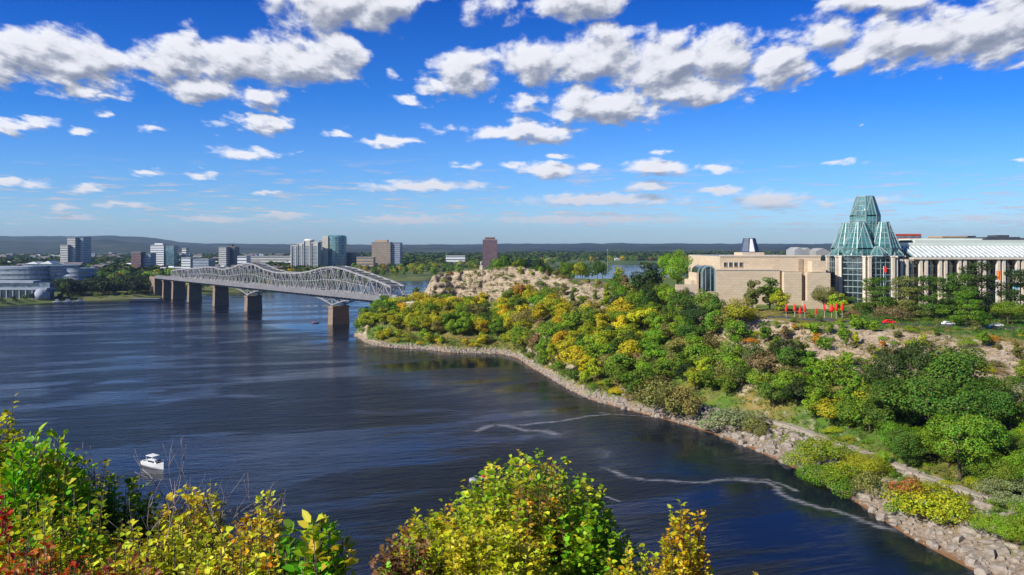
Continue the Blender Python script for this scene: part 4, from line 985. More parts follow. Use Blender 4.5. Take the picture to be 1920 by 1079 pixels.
scatter(56, (1215, 1660), (2.35, 3.75), 8, 11, GRN, {'round': 4, 'wide': 3, 'tall': 1}, z3, 4.8, sxy=1.35)
scatter(16, (1640, 1990), (2.2, 3.5), 8, 11, {'green': 4, 'deep green': 2, 'bright green': 2}, {'round': 4, 'wide': 3}, z3, 5.5, 'big', sxy=1.35)
scatter(92, (1380, 1960), (4.05, 5.0), 2.2, 6.4, {'yellow-green': 3, 'green': 3, 'olive': 2, 'brown': 1, 'orange': 1, 'bright green': 3}, {'bush': 4, 'tall': 2, 'round': 2}, z4, 3.2, sxy=1.3)
scatter(60, (960, 1200), (4.05, 5.3), 3, 7, {'yellow-green': 3, 'green': 3, 'olive': 2, 'brown': 1, 'deep green': 2}, {'bush': 3, 'round': 3, 'tall': 2}, ('around the rock outcrop', 'from the left'), 4.5, sxy=1.2)
scatter(26, (815, 960), (4.2, 5.1), 1.8, 4.2, {'yellow-green': 3, 'green': 3, 'olive': 2}, {'bush': 4, 'tall': 1}, ('growing on the cliff face', 'from the left'), 3, sxy=1.3)
scatter(20, (1330, 1960), (5.02, 5.35), 2.2, 4.2, {'yellow-green': 3, 'green': 3, 'olive': 2, 'brown': 1, 'golden': 1, 'deep green': 2}, {'bush': 4, 'round': 2}, ('along the plateau edge', 'from the left'), 5, sxy=1.2)
scatter(16, (1215, 1960), (.9, 1.9), .9, 2.2, {'green': 2, 'olive': 2, 'yellow-green': 2, 'rusty': .6}, {'bush': 4}, ('on the shingle shore', 'from the left'), 6, sxy=1.3)
scatter(26, (1560, 1960), (1.6, 2.5), 2.5, 6, {'green': 3, 'olive': 2, 'yellow-green': 3, 'bright green': 2}, {'bush': 4, 'round': 1}, ('beside the riverside path', 'from the left'), 4, 'mid', sxy=1.3)
# --- trees behind the cliff top
scatter(24, (925, 1130), (6.45, 7.3), 13, 20, {'deep green': 4, 'green': 4, 'dark green': 3, 'yellow-green': 1.5, 'olive': 1}, {'wide': 3, 'round': 3}, ('behind the rock outcrop', 'from the left'), 13, sxy=.95)
scatter(9, (760, 905), (6.3, 7.4), 7, 10, {'deep green': 4, 'green': 3, 'olive': 1}, {'wide': 3, 'round': 3}, ('behind the tall cliff', 'from the left'), 10)
scatter(12, (1130, 1350), (6.6, 7.3), 6, 10, {'deep green': 4, 'green': 4, 'dark green': 3, 'yellow-green': 1.5, 'olive': 1}, {'wide': 3, 'round': 3}, ('behind the lawn beside the museum', 'from the left'), 12, ok=lambda px, s, x, y: not (1165 < px < 1200), sxy=1.1)
# --- far bank individuals
def far_scatter(n, pr, er, h0, h1, cols_, zone, dmin, fn=None, kinds={'wide': 3, 'round': 3}):
    tries = k = 0
    while k < n and tries < n*50:
        tries += 1; px = rt.uniform(*pr); Y0 = float(fb_Y(px)); e = rt.uniform(*er); Y = Y0+e; x = X(px, Y)
        if any((x-a)**2+(Y-b)**2 < dmin*dmin for a, b in placed): continue
        if fn and not fn(px, e): continue
        placed.append((x, Y)); k += 1; tree(x, Y, rt.uniform(h0, h1), pick(kinds), pick(cols_), 'far', zone, z=far_z(px, Y, Y0))
DK_ = {'blackish green': 7, 'dark green': 4, 'deep green': 1}
FARC = {'dark green': 3, 'deep green': 4, 'green': 4, 'yellow-green': 1.5, 'olive': 2, 'golden': .5, 'rusty': .4}
far_scatter(120, (105, 335), (22, 120), 12, 21, DK_, ('on the dark left shore', 'from the left'), 6)
far_scatter(26, (110, 330), (8, 24), 3, 7, {**DK_, 'green': 3}, ('at the left water edge', 'from the left'), 6, kinds={'bush': 3, 'round': 1})
far_scatter(10, (-20, 95), (8, 26), 4, 8, DK_, ('before the curved museum', 'from the left'), 8, kinds={'bush': 3, 'round': 3})
far_scatter(70, (120, 430), (110, 420), 13, 19, {**FARC, 'bright green': 3, 'yellow-green': 4}, ('at the left end of the bridge', 'from the left'), 12)
far_scatter(30, (335, 620), (8, 60), 9, 15, FARC, ('on the low shore under the bridge', 'from the left'), 12)
far_scatter(120, (430, 720), (60, 420), 13, 20, {**FARC, 'olive': 4, 'golden': 2}, ('in the park behind the bridge', 'from the left'), 16)
far_scatter(130, (690, 960), (35, 520), 14, 22, FARC, ('on the far bank beyond the bridge', 'from the left'), 18)
far_scatter(60, (960, 1350), (10, 300), 15, 24, FARC, ('across the distant water', 'from the left'), 22)
make_trees()
# --- far woods as one mass each
def wood_mass(name, n, pr, Yr, h0, h1, w0, w1, cols_, label, per=60, zg=6.5, seed=3):
    rs = np.random.RandomState(seed); px = rs.uniform(*pr, n); Y = Yr[0]*(Yr[1]/Yr[0])**rs.uniform(0, 1, n); x = (px-PX0)/F*Y
    h = rs.uniform(h0, h1, n); w = rs.uniform(w0, w1, n)
    d = rs.normal(0, 1, (n, per, 3)); d /= np.linalg.norm(d, axis=2, keepdims=True); d[:, :, 2] = np.abs(d[:, :, 2])*1.0
    P = np.stack([x, Y, np.full(n, zg)], 1)[:, None, :] + d*np.stack([w, w, h], 1)[:, None, :]*rs.uniform(.75, 1.08, (n, per, 1))
    V, Q = leaf_quads(rs, P.reshape(-1, 3), d.reshape(-1, 3)+np.array([0,0,.2]), 1.0, jit=.3)
    c = P.reshape(-1, 3)[:, None, :]; V = ((V.reshape(-1, 4, 3)-c)*np.repeat(w*.34, per)[:, None, None]+c).reshape(-1, 3)
    o = link(name, np_mesh(name, V, Q, M['wood']))
    o.color = (*cols_, 1); tag(o, label, kind='stuff')
m, t = newmat('far_wood_foliage'); tc = t.new('ShaderNodeTexCoord').outputs['Object']
c = t.ramp(t.noise(tc, .02, 4, .7), [(.3,(.016,.036,.010)),(.45,(.035,.07,.012)),(.58,(.07,.095,.016)),(.68,(.14,.13,.02)),(.8,(.16,.08,.02))])
gm = t.new('ShaderNodeNewGeometry'); r = gm.outputs['Random Per Island']
c = t.mix(1.0, c, t.comb(*[t.math('MULTIPLY_ADD', r, .7, .6)]*3), 'MULTIPLY')
d = t.new('ShaderNodeBsdfDiffuse'); t.put(d.inputs[0], c); o = t.new('ShaderNodeOutputMaterial'); t.l.new(d.outputs[0], o.inputs[0]); M['wood'] = m
wood_mass('distant_woods', 2600, (-250, 620), (1300, 4200), 9, 16, 9, 18, (1,1,1), 'tree belts between the houses of the far town', seed=3)
wood_mass('distant_woods', 1300, (620, 1000), (1900, 4600), 10, 17, 14, 30, (1,1,1), 'unbroken woods beyond the tan office block', seed=4)
wood_mass('distant_woods', 1500, (960, 2000), (2750, 5200), 12, 20, 18, 40, (1,1,1), 'unbroken woods beyond the distant water', seed=5)
# --- ground cover
def scatter_cover(name, n, pr, sr, size, col, label, seed, hgt=.5, cond=None):
    rs = np.random.RandomState(seed); P = []
    for i in range(n):
        x, y, _ = loft_at(rs.uniform(*pr), rs.uniform(*sr)); z = gz(x, y, -9)
        if z < 1.6: continue
        if cond and not cond(x, y): continue
        nb = rs.randint(5, 11); r = size*rs.uniform(1, 2.6)
        for k in range(nb): P.append((x+rs.normal(0, r), y+rs.normal(0, r), z+abs(rs.normal(0, hgt))))
    P = np.array(P); V, Q = leaf_quads(rs, P, np.tile([0, -.3, .9], (len(P), 1)), size)
    o = link(name, np_mesh(name, V, Q, M['leaf'])); o.color = (*col, 1); tag(o, label, kind='stuff')
cd = lambda a: (lambda x, y: noise.fractal(Vector((x*.05+a, y*.05, 0)), 1, 2, 3) > -.1)
scatter_cover('undergrowth', 2600, (690, 1250), (1.2, 4.4), .35, (.12,.13,.015), 'low green and ochre undergrowth between the bank trees', 1, .6)
scatter_cover('undergrowth', 3000, (1200, 1960), (1.7, 4.2), .26, (.09,.13,.012), 'low green undergrowth along the riverside path', 2, .4)
scatter_cover('ledge_weeds', 3600, (1330, 1960), (4.2, 5.3), .24, (.22,.20,.03), 'dry yellow weeds on the pale ledges', 3, .35, cd(3))
scatter_cover('ledge_weeds', 900, (950, 1250), (4.0, 5.2), .35, (.16,.16,.03), 'dry weeds on the rock outcrop', 4, .4, cd(9))
scatter_cover('ledge_weeds', 900, (805, 965), (4.05, 5.1), .4, (.13,.16,.025), 'weeds and creepers on the tall cliff face', 6, .5, cd(5))
scatter_cover('hedge_plants', 1100, (1600, 1960), (5.02, 5.3), .26, (.04,.14,.012), 'dense green planting along the plateau road', 5, .5)
# --- loose stones on the shore
def rocks(name, n, pr, sr, smin, smax, label, seed, zmin=-.3):
    rs = np.random.RandomState(seed); mb = MB(); rgx = random.Random(seed)
    for i in range(n):
        x, y, _ = loft_at(rs.uniform(*pr), rs.uniform(*sr)); z = gz(x, y, -9)
        if z < zmin: continue
        s = smin*(smax/smin)**rs.uniform(0, 1)**2.2; q = rs.uniform(.6, 1.3, 3)*s; th = rs.uniform(0, PI); ct, st_ = math.cos(th), math.sin(th); r8 = []
        for sz, k in ((-.3, 1.), (.35, .95), (.75, .55)):
            rr = []
            for j in range(5):
                a = 2*PI*j/5+rs.uniform(-.3, .3); px_, py_ = math.cos(a)*q[0]*k*rs.uniform(.8, 1.1), math.sin(a)*q[1]*k*rs.uniform(.8, 1.1)
                rr.append((x+px_*ct-py_*st_, y+px_*st_+py_*ct, z+sz*q[2]*.8))
            r8.append(rr)
        mb.loft(r8)
    o = mb.build(name, M['rock']); tag(o, label, kind='stuff')
rocks('shore_rubble', 1700, (1150, 1960), (.02, 2.0), .22, 2.0, 'pale boulders and slabs strewn along the near shingle shore', 11)
rocks('shore_rubble', 1300, (670, 1150), (.0, 1.3), .3, 1.2, 'small pale stones along the shore of the point', 12)
rocks('ledge_rubble', 350, (1380, 1960), (3.9, 5.0), .25, 1.3, 'broken limestone blocks lying on the cliff ledges', 13)

# ================================================================== foreground shrubs on the lookout slope
def near_leaf(rs, P, D, size, asp=.36):
    """pointed, folded and drooping leaves: 6 points, two quads; P base points, D pointing directions"""
    n = len(P); D = D/(np.linalg.norm(D, axis=1, keepdims=True)+1e-9)
    up = np.tile([0, 0, 1.], (n, 1))+rs.normal(0, .45, (n, 3)); S = np.cross(D, up); S /= np.linalg.norm(S, axis=1, keepdims=True)+1e-9; N = np.cross(S, D)
    L = size*rs.uniform(.55, 1.3, (n, 1)); w = L*asp*rs.uniform(.8, 1.2, (n, 1)); dr = L*rs.uniform(.05, .35, (n, 1))
    Z_ = np.tile([0, 0, 1.], (n, 1))
    mid = P+D*L*.5-Z_*dr*.3; tip = P+D*L-Z_*dr
    a1 = P+D*L*.25+N*w*.3; a2 = P+D*L*.62-Z_*dr*.35+N*w*.3
    V = np.stack([P, mid, tip, a2+S*w*.85, a1+S*w, a2-S*w*.85, a1-S*w], 1).reshape(-1, 3)
    b = np.arange(n)[:, None]*7
    Q = np.concatenate([b+np.array([[0, 1, 2, 3, 4]]), b+np.array([[6, 5, 2, 1, 0]])], 0)
    return V, Q
def near_shrub(px, pyt, Y, wpx, name, label, col, leaf=.10, shoots=110, per=20, seed=0, spires=0, up=.6, asp=.36, col2=None, dens=1., depth=None, flat=1.):
    rs = np.random.RandomState(seed); x0 = X(px, Y); zb = hz(x0, Y)-.15; zt_ = Z(pyt, Y); h = (zt_-zb)*1.02; R = wpx/2/F*Y*1.08; dp = depth or R; shoots = int(shoots*1.7); leaf = leaf*.80; per = int(per*2.7)
    cat = 'small tree' if 'tree' in name else 'shrub'
    e = empty(name, (x0, Y, zb), label, cat); stems = MB(); P = []; D = []; P2 = []; D2 = []
    for i in range(shoots):
        th = rs.uniform(0, 2*PI); q = math.sqrt(rs.uniform(0, 1)); ex = math.cos(th)*R*q; ey = math.sin(th)*dp*q
        top = h*(1-.5*q**2.6*flat)*rs.uniform(.84, 1.0)
        if i < spires: ex, ey, top = (i-(spires-1)/2)*R*.5+rs.uniform(-.04,.04), rs.uniform(-.1, .1), h*rs.uniform(.86, 1.)
        base = np.array([ex*.25, ey*.25, h*rs.uniform(0, .25)]); mid = np.array([ex*.75, ey*.75, top*.6]); tip = np.array([ex, ey, top])
        ts = np.linspace(0, 1, 7); pts = [(1-u)**2*base+2*u*(1-u)*mid+u*u*tip for u in ts]
        stems.tube([Vector(p)+Vector(e.location) for p in pts], [.008*(1-.8*u)+.0015 for u in ts], 4)
        m = int(per*rs.uniform(.7, 1.3)); us = rs.uniform(.28, 1.02, m)
        tang = tip-mid; tang = tang/(np.linalg.norm(tang)+1e-9)
        for u in us:
            p = (1-u)**2*base+2*u*(1-u)*mid+u*u*tip; a = rs.uniform(0, 2*PI)
            side = np.array([math.cos(a), math.sin(a), rs.uniform(-.3, .3)]); off = side*rs.uniform(0, leaf*1.1)*(1.1-u*.6)
            tgt = (P2, D2) if (col2 and (i % 4 == 0)) else (P, D)
            tgt[0].append(p+off); tgt[1].append(side*.9+tang*up)
    stems.build('stems', M['bark'], e, smooth=True)
    for (p_, d_, c_) in ((P, D, col), (P2, D2, col2)):
        if not p_: continue
        V, Q = near_leaf(rs, np.array(p_), np.array(d_), leaf, asp)
        me = np_mesh('leaves', V, Q, M['nearleaf'], n=5); o = link('leaves', me, e); o.color = (*c_, 1)
    return e
YG = (.48,.52,.02); BG = (.22,.44,.015); GG = (.13,.28,.015); OL = (.28,.26,.04); GO = (.66,.44,.02); LY = (.66,.62,.04); OR = (.45,.12,.015); RD = (.50,.015,.01)
ns = near_shrub
ns(0, 762, 7.6, 190, 'leafy_shrub', 'tall yellow green shrub cut by the left frame edge', YG, .085, 130, 22, 1)
ns(70, 815, 7.2, 230, 'leafy_shrub', 'bright green long-leaved shrub right beside the tall left edge shrub', BG, .12, 140, 20, 2, up=1.0, asp=.22, col2=YG)
ns(150, 852, 8.2, 170, 'leafy_shrub', 'dull olive shrub darker than its bright neighbours at the left', OL, .08, 110, 20, 3, col2=GG)
ns(215, 905, 7.8, 230, 'leafy_shrub', 'mid green shrub in front of the bare branched one', GG, .085, 130, 20, 4, col2=YG)
ns(110, 925, 6.2, 330, 'leafy_shrub', 'pale yellow green mixed shrub in the lower left', YG, .075, 160, 20, 5, col2=BG)
ns(350, 925, 7.6, 230, 'leafy_shrub', 'yellow green shrub with orange sprigs right of the bare branches', LY, .075, 130, 20, 6, col2=GO)
ns(395, 912, 8.2, 90, 'leafy_shrub', 'thin upright sprig shrub behind the orange sprigged one', YG, .07, 40, 18, 7)
ns(505, 905, 7.4, 80, 'leafy_shrub', 'narrow upright yellowish spire shrub against the dark water', LY, .08, 34, 18, 8, flat=1.2)
ns(470, 975, 7.0, 240, 'leafy_shrub', 'golden tinged low shrub below the narrow spire', GO, .075, 130, 20, 9, col2=YG)
ns(602, 958, 5.4, 150, 'leafy_shrub', 'bright green shrub with large drooping leaves nearest the middle', BG, .13, 46, 14, 10, up=.7, asp=.26, col2=LY)
ns(560, 1000, 5.8, 220, 'leafy_shrub', 'lush green shrub under the large drooping leaves', GG, .12, 90, 16, 11, up=.8, asp=.26, col2=BG)
ns(300, 985, 5.8, 420, 'leafy_shrub', 'dense yellow green shrub along the lower left frame edge', YG, .07, 190, 20, 12, col2=LY)
ns(430, 1010, 5.4, 300, 'leafy_shrub', 'pale yellow leaved shrub at the bottom between the green ones', LY, .07, 140, 20, 22, col2=GO)
ns(60, 1005, 5.3, 300, 'sumac_shrub', 'low red and orange sumac at the bottom left corner', OR, .075, 90, 18, 13, asp=.24, col2=RD)
ns(210, 1040, 5.0, 260, 'sumac_shrub', 'reddish brown low shrub at the bottom right of the red sumac', (.30,.07,.03), .07, 80, 18, 14, asp=.26, col2=OR)
ns(4, 915, 6.6, 34, 'sumac_shrub', 'single vivid scarlet leaf cluster at the left frame edge', RD, .08, 16, 16, 15, asp=.3)
ns(995, 866, 13.2, 430, 'small_tree', 'domed green and gold treetop at the bottom centre against the river', (.30,.44,.018), .145, 330, 24, 16, col2=LY, up=.5, asp=.33)
ns(1010, 872, 12.4, 190, 'leafy_shrub', 'brownish gold twig tips at the crest of the domed treetop', (.30,.22,.03), .11, 60, 20, 17, col2=GO)
ns(825, 948, 12.2, 240, 'leafy_shrub', 'yellow shrub at the left shoulder of the domed treetop', YG, .12, 120, 22, 18, col2=GO)
ns(760, 1005, 10.6, 180, 'leafy_shrub', 'rosy brown and green shrub left below the domed treetop', (.26,.15,.06), .10, 90, 20, 19, col2=BG)
ns(1080, 960, 12.2, 240, 'leafy_shrub', 'dark green lower right flank of the domed treetop', BG, .14, 130, 22, 20, col2=BG)
ns(910, 985, 10.4, 330, 'leafy_shrub', 'bright yellow green foliage in front of the domed treetop', YG, .11, 170, 22, 23, col2=LY)
ns(1285, 952, 9.4, 140, 'leafy_shrub', 'three-spired gold leaved shrub right of the domed treetop', GO, .085, 60, 24, 21, spires=3, flat=1.5, col2=YG)
ns(1418, 1062, 9.4, 18, 'leafy_shrub', 'tiny gold sprig tip at the bottom right of the three-spired shrub', GO, .07, 5, 16, 24)
ns(1195, 1020, 10.2, 150, 'leafy_shrub', 'low yellow green shrub filling the gap beside the three-spired one', YG, .09, 60, 20, 25, col2=GO)
# bare branched shrub
def bare_shrub(px, pyt, Y, label, seed, spread=.5, n=9, k=.5):
    rg = random.Random(seed); x0 = X(px, Y); zb = hz(x0, Y)-.1; h = Z(pyt, Y)-zb
    e = empty('bare_shrub', (x0, Y, zb), label, 'shrub'); mb = MB()
    def grow(p, d, L, r, dep):
        pts = [p]; dd = d.copy()
        for i in range(4):
            dd = (dd+Vector((rg.uniform(-.28,.28), rg.uniform(-.28,.28), rg.uniform(-.08,.22)))).normalized(); pts.append(pts[-1]+dd*L/4)
        mb.tube(pts, [r, r*.85, r*.7, r*.55, r*.4], 5)
        if dep:
            for i in range(3 if dep > 1 else 4):
                k = rg.choice([2, 3, 4]); ax = Vector((rg.uniform(-1,1), rg.uniform(-1,1), rg.uniform(0,.7)))
                grow(pts[k], (dd+ax*.8).normalized(), L*rg.uniform(.45, .7), r*.55, dep-1)
    for i in range(n):
        a = rg.uniform(0, 2*PI); grow(Vector((x0, Y, zb)), Vector((math.cos(a)*spread, math.sin(a)*spread, 1)).normalized(), h*k*rg.uniform(1, 1.2), .022, 3)
    mb.build('branches', M['greybark'], e, smooth=True); return e
bare_shrub(300, 868, 8.0, 'bare grey branched shrub standing before the white motorboat', 5, .42, 9, .47)
bare_shrub(10, 745, 9.0, 'few bare grey twigs above the tall shrub at the left edge', 8, .3, 3, .38)
bare_shrub(470, 955, 8.0, 'thin bare twigs beside the narrow yellowish spire', 12, .5, 4, .4)

# ================================================================== boats, wakes and small things
def hull_rings(L, Wd, Hh, n=9):
    out = []
    for i in range(n):
        u = i/(n-1); x = -L/2+L*u; w = Wd/2*(1-max(0, (u-.45)/.55)**2.2)*(.92+.08*min(1, u*4)); w = max(w, .04); sh = Hh*(1+.25*u*u); kz = -.35+.45*max(0, u-.6)
        out.append([(x, -w, sh), (x, -w*.86, sh*.35), (x, -w*.45, kz), (x, w*.45, kz), (x, w*.86, sh*.35), (x, w, sh)])
    return out
def place(o, p, rz): o.location = p; o.rotation_euler = (0, 0, rz)
def boat_local(name, label, group, build, loc, rz):
    e = empty(name, (0,0,0), label, 'boat', group); build(e); place(e, loc, rz); return e
def cruiser(e):
    mb = MB(); mb.loft(hull_rings(8.6, 3.0, 1.25)); mb.build('hull', M['white'], e, smooth=False)
    mb = MB(); mb.loft([[(-1.6,-1.15,1.2),(2.3,-.85,1.35),(2.3,.85,1.35),(-1.6,1.15,1.2)], [(-1.3,-1.0,2.15),(1.2,-.75,2.2),(1.2,.75,2.2),(-1.3,1.0,2.15)]]); c = mb.build('cabin', M['white'], e)
    mb = MB(); mb.loft([[(1.28,-.74,1.9),(2.36,-.84,1.42),(2.36,.84,1.42),(1.28,.74,1.9)], [(1.3,-.74,2.1),(2.5,-.84,1.45),(2.5,.84,1.45),(1.3,.74,2.1)]]); mb.build('windscreen', M['darkglass'], c)
    for s in (-1, 1):
        mb = MB(); mb.add([(-1.3,s*1.15,1.45),(1.6,s*.97,1.5),(1.1,s*.84,2.0),(-1.2,s*1.06,1.95)], [(0,1,2,3)]); mb.build('side_window', M['darkglass'], c)
    mb = MB(); mb.box(-2.2, .9, -1.05, 1.05, 3.0, 3.12)
    for x in (-2.1, .7):
        for y in (-.95, .95): mb.bar((x, y, 1.3 if x < 0 else 2.15), (x, y, 3.02), .07)
    mb.build('canopy', M['white'], e)
    mb = MB()
    for s in (-1, 1): mb.tube([(.8, s*1.3, 2.0), (2.8, s*.95, 2.15), (4.1, s*.15, 2.2)], [.03]*3, 5)
    for s in (-1, 1):
        for x, y in ((1.2, 1.25), (2.8, .95)): mb.bar((x, s*y, 1.4), (x, s*y, 2.12), .05)
    mb.build('bow_rail', M['steel'], e)
    mb = MB(); mb.box(-4.25, -2.4, -1.2, 1.2, .9, 1.0); mb.box(-4.1, -3.5, -1.0, 1.0, 1.0, 1.45); mb.build('stern_seat', M['concrete'], e)
bloc = W(289, 876, 0); boat_local('motorboat', 'white cabin motorboat with canopy alone on the dark river', None, cruiser, (bloc.x, bloc.y, 0), math.radians(-32))
def skiff(e):
    mb = MB(); mb.loft(hull_rings(5.0, 1.9, .7)); mb.build('hull', M['white'], e)
    mb = MB(); mb.loft([[(x*1.001, y*1.02, z) for x, y, z in r[:1]+r[-1:]] + [(r[-1][0], r[-1][1]*.96, r[-1][2]+.1), (r[0][0], r[0][1]*.96, r[0][2]+.1)] for r in hull_rings(5.0, 1.9, .72)]); mb.build('deck', M['bluegrey'], e)
    mb = MB(); mb.loft([[(.3,-.7,.8),(1.1,-.55,.85),(1.1,.55,.85),(.3,.7,.8)], [(.2,-.65,1.25),(.5,-.5,1.3),(.5,.5,1.3),(.2,.65,1.25)]]); mb.build('windscreen', M['darkglass'], e)
    mb = MB(); mb.box(-2.75, -2.35, -.25, .25, .2, 1.25); mb.build('outboard_motor', M['red'], e)
    mb = MB(); mb.box(-1.6, -1.0, -.6, .6, .75, 1.1); mb.build('seat', M['red'], e)
b2 = W(897, 902, 0); boat_local('speedboat', 'small white and red speedboat half hidden behind the domed treetop', None, skiff, (b2.x, b2.y, 0), math.radians(205))
def barge(e):
    mb = MB(); mb.loft([[(-17,-3.4,1.4),(-15.5,-2.6,-.4),(-15.5,2.6,-.4),(-17,3.4,1.4)], [(17,-3.4,1.4),(15.5,-2.6,-.4),(15.5,2.6,-.4),(17,3.4,1.4)]]); mb.build('hull', M['roofdark'], e)
    mb = MB(); mb.box(-16, 16, -3, 3, 1.42, 1.6); mb.box(-14, 12, -2.4, 2.4, 1.61, 3.2); mb.build('deck_house', M['slate'], e)
    mb = MB(); mb.box(-15, 13.5, -2.8, 2.8, 3.21, 3.4); mb.build('roof', M['roofgrey'], e)
b3 = W(275, 566, 0); boat_local('tour_boat', 'long low dark tour boat moored at the left far shore', None, barge, (b3.x, b3.y, 0), math.radians(8))
for i, (px, py, lab) in enumerate(((108, 567.5, 'white moored cruiser, leftmost at the far left landing'), (128, 567, 'white moored cruiser in the middle of the far left landing'), (150, 566.5, 'white moored cruiser nearest the long dark tour boat'))):
    p = W(px, py, 0); boat_local('moored_boat', lab, 'white cruisers moored at the far landing', cruiser, (p.x, p.y, 0), math.radians(10+i*6))
p = W(592, 606, 0); boat_local('speedboat', 'tiny speedboat leaving a white wake left of the nearest bridge pier', None, skiff, (p.x, p.y, 0), math.radians(20))
def foam_strip(pts, label, name='foam_trail'):
    P_ = [(W(px, py, 0), w) for px, py, w in pts]; V_ = []; 
    # resample
    Q_ = []
    for (a, wa), (b, wb) in zip(P_, P_[1:]):
        for k in range(6): u = k/6; Q_.append((a.lerp(b, u), wa+(wb-wa)*u))
    Q_.append(P_[-1]); n = len(Q_); uv = []
    for i, (p, w) in enumerate(Q_):
        d = (Q_[min(i+1, n-1)][0]-Q_[max(i-1, 0)][0]).normalized(); s = Vector((-d.y, d.x, 0)); wob = nzv(p.x, p.y, 0, .12)*w*.35
        V_ += [p+s*(w/2+wob)+Vector((0,0,.03)), p-s*(w/2-wob)+Vector((0,0,.03))]; uv += [(i/(n-1), 0), (i/(n-1), 1)]
    Fq = [(2*i, 2*i+1, 2*i+3, 2*i+2) for i in range(n-1)]
    me = bpy.data.meshes.new(name); me.from_pydata([tuple(v) for v in V_], [], Fq); me.materials.append(M['foam'])
    ul = me.uv_layers.new(name='UVMap')
    for l in me.loops: ul.data[l.index].uv = uv[l.vertex_index]
    tag(link(name, me), label, kind='stuff')
foam_strip([(1120, 872, 3), (1160, 890, 5), (1210, 901, 4), (1300, 905, 3.5), (1370, 900, 4), (1440, 905, 4.5), (1480, 935, 4.5), (1540, 955, 4.5), (1600, 968, 4.5), (1650, 985, 5), (1700, 1003, 4)], 'thin curving white foam line trailing to the right shore')
foam_strip([(1370, 897, 3), (1440, 900, 3), (1500, 925, 3)], 'short second foam line beside the long curving one')
foam_strip([(925, 798, 5), (985, 797, 5), (1050, 790, 4), (1110, 780, 3.5), (1150, 777, 3)], 'pale foam streak reaching the middle bank')
foam_strip([(1120, 774, 2.5), (1165, 778, 2), (1230, 783, 2)], 'faint foam line along the willow bushes')
foam_strip([(890, 812, 6), (925, 798, 6), (1000, 806, 8), (1060, 815, 8)], 'broken foam patch on the dark river centre')
foam_strip([(588, 606, 3), (560, 608, 6), (530, 610, 9), (490, 611, 12)], 'white boat wake left of the nearest bridge pier')
foam_strip([(1135, 930, 2), (1165, 942, 2)], 'tiny foam fleck right of the domed treetop')
# --- statue, flagpole, parasols, banners, vehicles
sx, sy = X(902, 506), 506.; sz = gz(sx, sy)
e = empty('statue', (sx, sy, sz), 'pale bronze figure on a tall stone pedestal at the cliff top', 'statue')
mb = MB(); mb.box(sx-1.6, sx+1.6, sy-1.6, sy+1.6, sz-.5, sz+.8); mb.box(sx-1.0, sx+1.0, sy-1, sy+1, sz+.81, sz+3.2); mb.build('pedestal', M['pillar'], e)
mb = MB(); mb.loft([ring(sx, sy, r, sz+3.2+z, 8) for r, z in ((.5, 0), (.42, .9), (.55, 1.7), (.5, 2.2), (.18, 2.35), (.24, 2.6), (.2, 2.85), (.05, 2.95))]); mb.tube([(sx+.4, sy, sz+5.2), (sx+.9, sy-.2, sz+5.5), (sx+1.1, sy-.3, sz+6.1)], [.14, .11, .07], 6); mb.build('figure', M['concrete'], e, smooth=True)
fx, fy = X(1139, 545), 545.; fz = gz(fx, fy)
e = empty('flagpole', (fx, fy, fz), 'tall thin pale flagpole rising beside the yellow green tree', 'flagpole')
mb = MB(); mb.tube([(fx, fy, fz-.5), (fx, fy, Z(470, fy))], [.2, .11], 8); mb.build('pole', M['steel'], e); mb = MB(); mb.loft([ring(fx, fy, r, Z(470, fy)+z, 8) for r, z in ((.1, 0), (.3, .3), (.1, .6))]); mb.build('finial', M['white'], e)
def parasol(px, pyt, Y, label, big=1.):
    x = X(px, Y); z = gz(x, Y); zt2 = Z(pyt, Y); e = empty('closed_parasol', (x, Y, z), label, 'parasol', 'red closed parasols before the museum')
    mb = MB(); mb.tube([(x, Y, z-.2), (x, Y, zt2)], [.06, .04], 6); mb.build('pole', M['white'], e)
    mb = MB(); mb.loft([ring(x, Y, r*big, zt2+dz, 8) for r, dz in ((.08, .1), (.25, -.3), (.48, -1.2), (.62, -2.2), (.5, -2.8), (.2, -2.95))]); mb.build('cloth', M['red'], e)
    return e
for px, py, bg_, lab in ((1474, 571, .75, 'red closed parasol, leftmost of the group on the museum terrace'), (1490, 570, 1, 'second red closed parasol from the left on the museum terrace'), (1500, 575, .9, 'third red closed parasol from the left, standing slightly lower'), (1509, 571, .95, 'fourth red closed parasol from the left on the terrace'), (1530, 576, .6, 'small dim red parasol alone in the middle of the group'), (1546, 569, .6, 'thin red parasol just left of the biggest red cluster'), (1559, 571, 1.5, 'biggest and brightest red parasol of the group'), (1568, 569, 1., 'red parasol directly right of the biggest one'), (1579, 569, 1., 'red closed parasol, rightmost beside the narrow yellow green tree')):
    parasol(px, py, 296, lab, bg_)
def banner(px, py0, py1, wpx, mat, label, Y=334):
    x = X(px, Y); w = wpx/F*Y; e = empty('banner', (x, Y, GZ), label, 'banner'); mb = MB(); mb.tube([(x-w/2-.15, Y, GZ-2), (x-w/2-.15, Y, Z(py0, Y)+.4)], [.14, .12], 6); mb.build('pole', M['white'], e)
    mb = MB(); n = 6; V_ = [(x-w/2+w*i/n, Y+.25*math.sin(i*1.6), Z(q, Y)) for q in (py0, py1) for i in range(n+1)]
    mb.add(V_, [(i, i+1, i+n+2, i+n+1) for i in range(n)]); mb.add([(a, b+.06, c) for a, b, c in V_], [(i, i+1, i+n+2, i+n+1) for i in range(n)]); mb.build('cloth', M[mat], e)
banner(1872, 508, 525, 7, 'orange', 'tall orange banner in front of the colonnade near the right edge')
banner(1905, 507, 517, 9, 'blue', 'pale blue banner hanging high right of the orange one')
banner(1905, 531, 542, 9, 'blue', 'pale blue banner hanging low right of the orange one')
banner(1660, 501, 511, 5, 'red', 'small red banner in the right bay of the glass hall', 338)
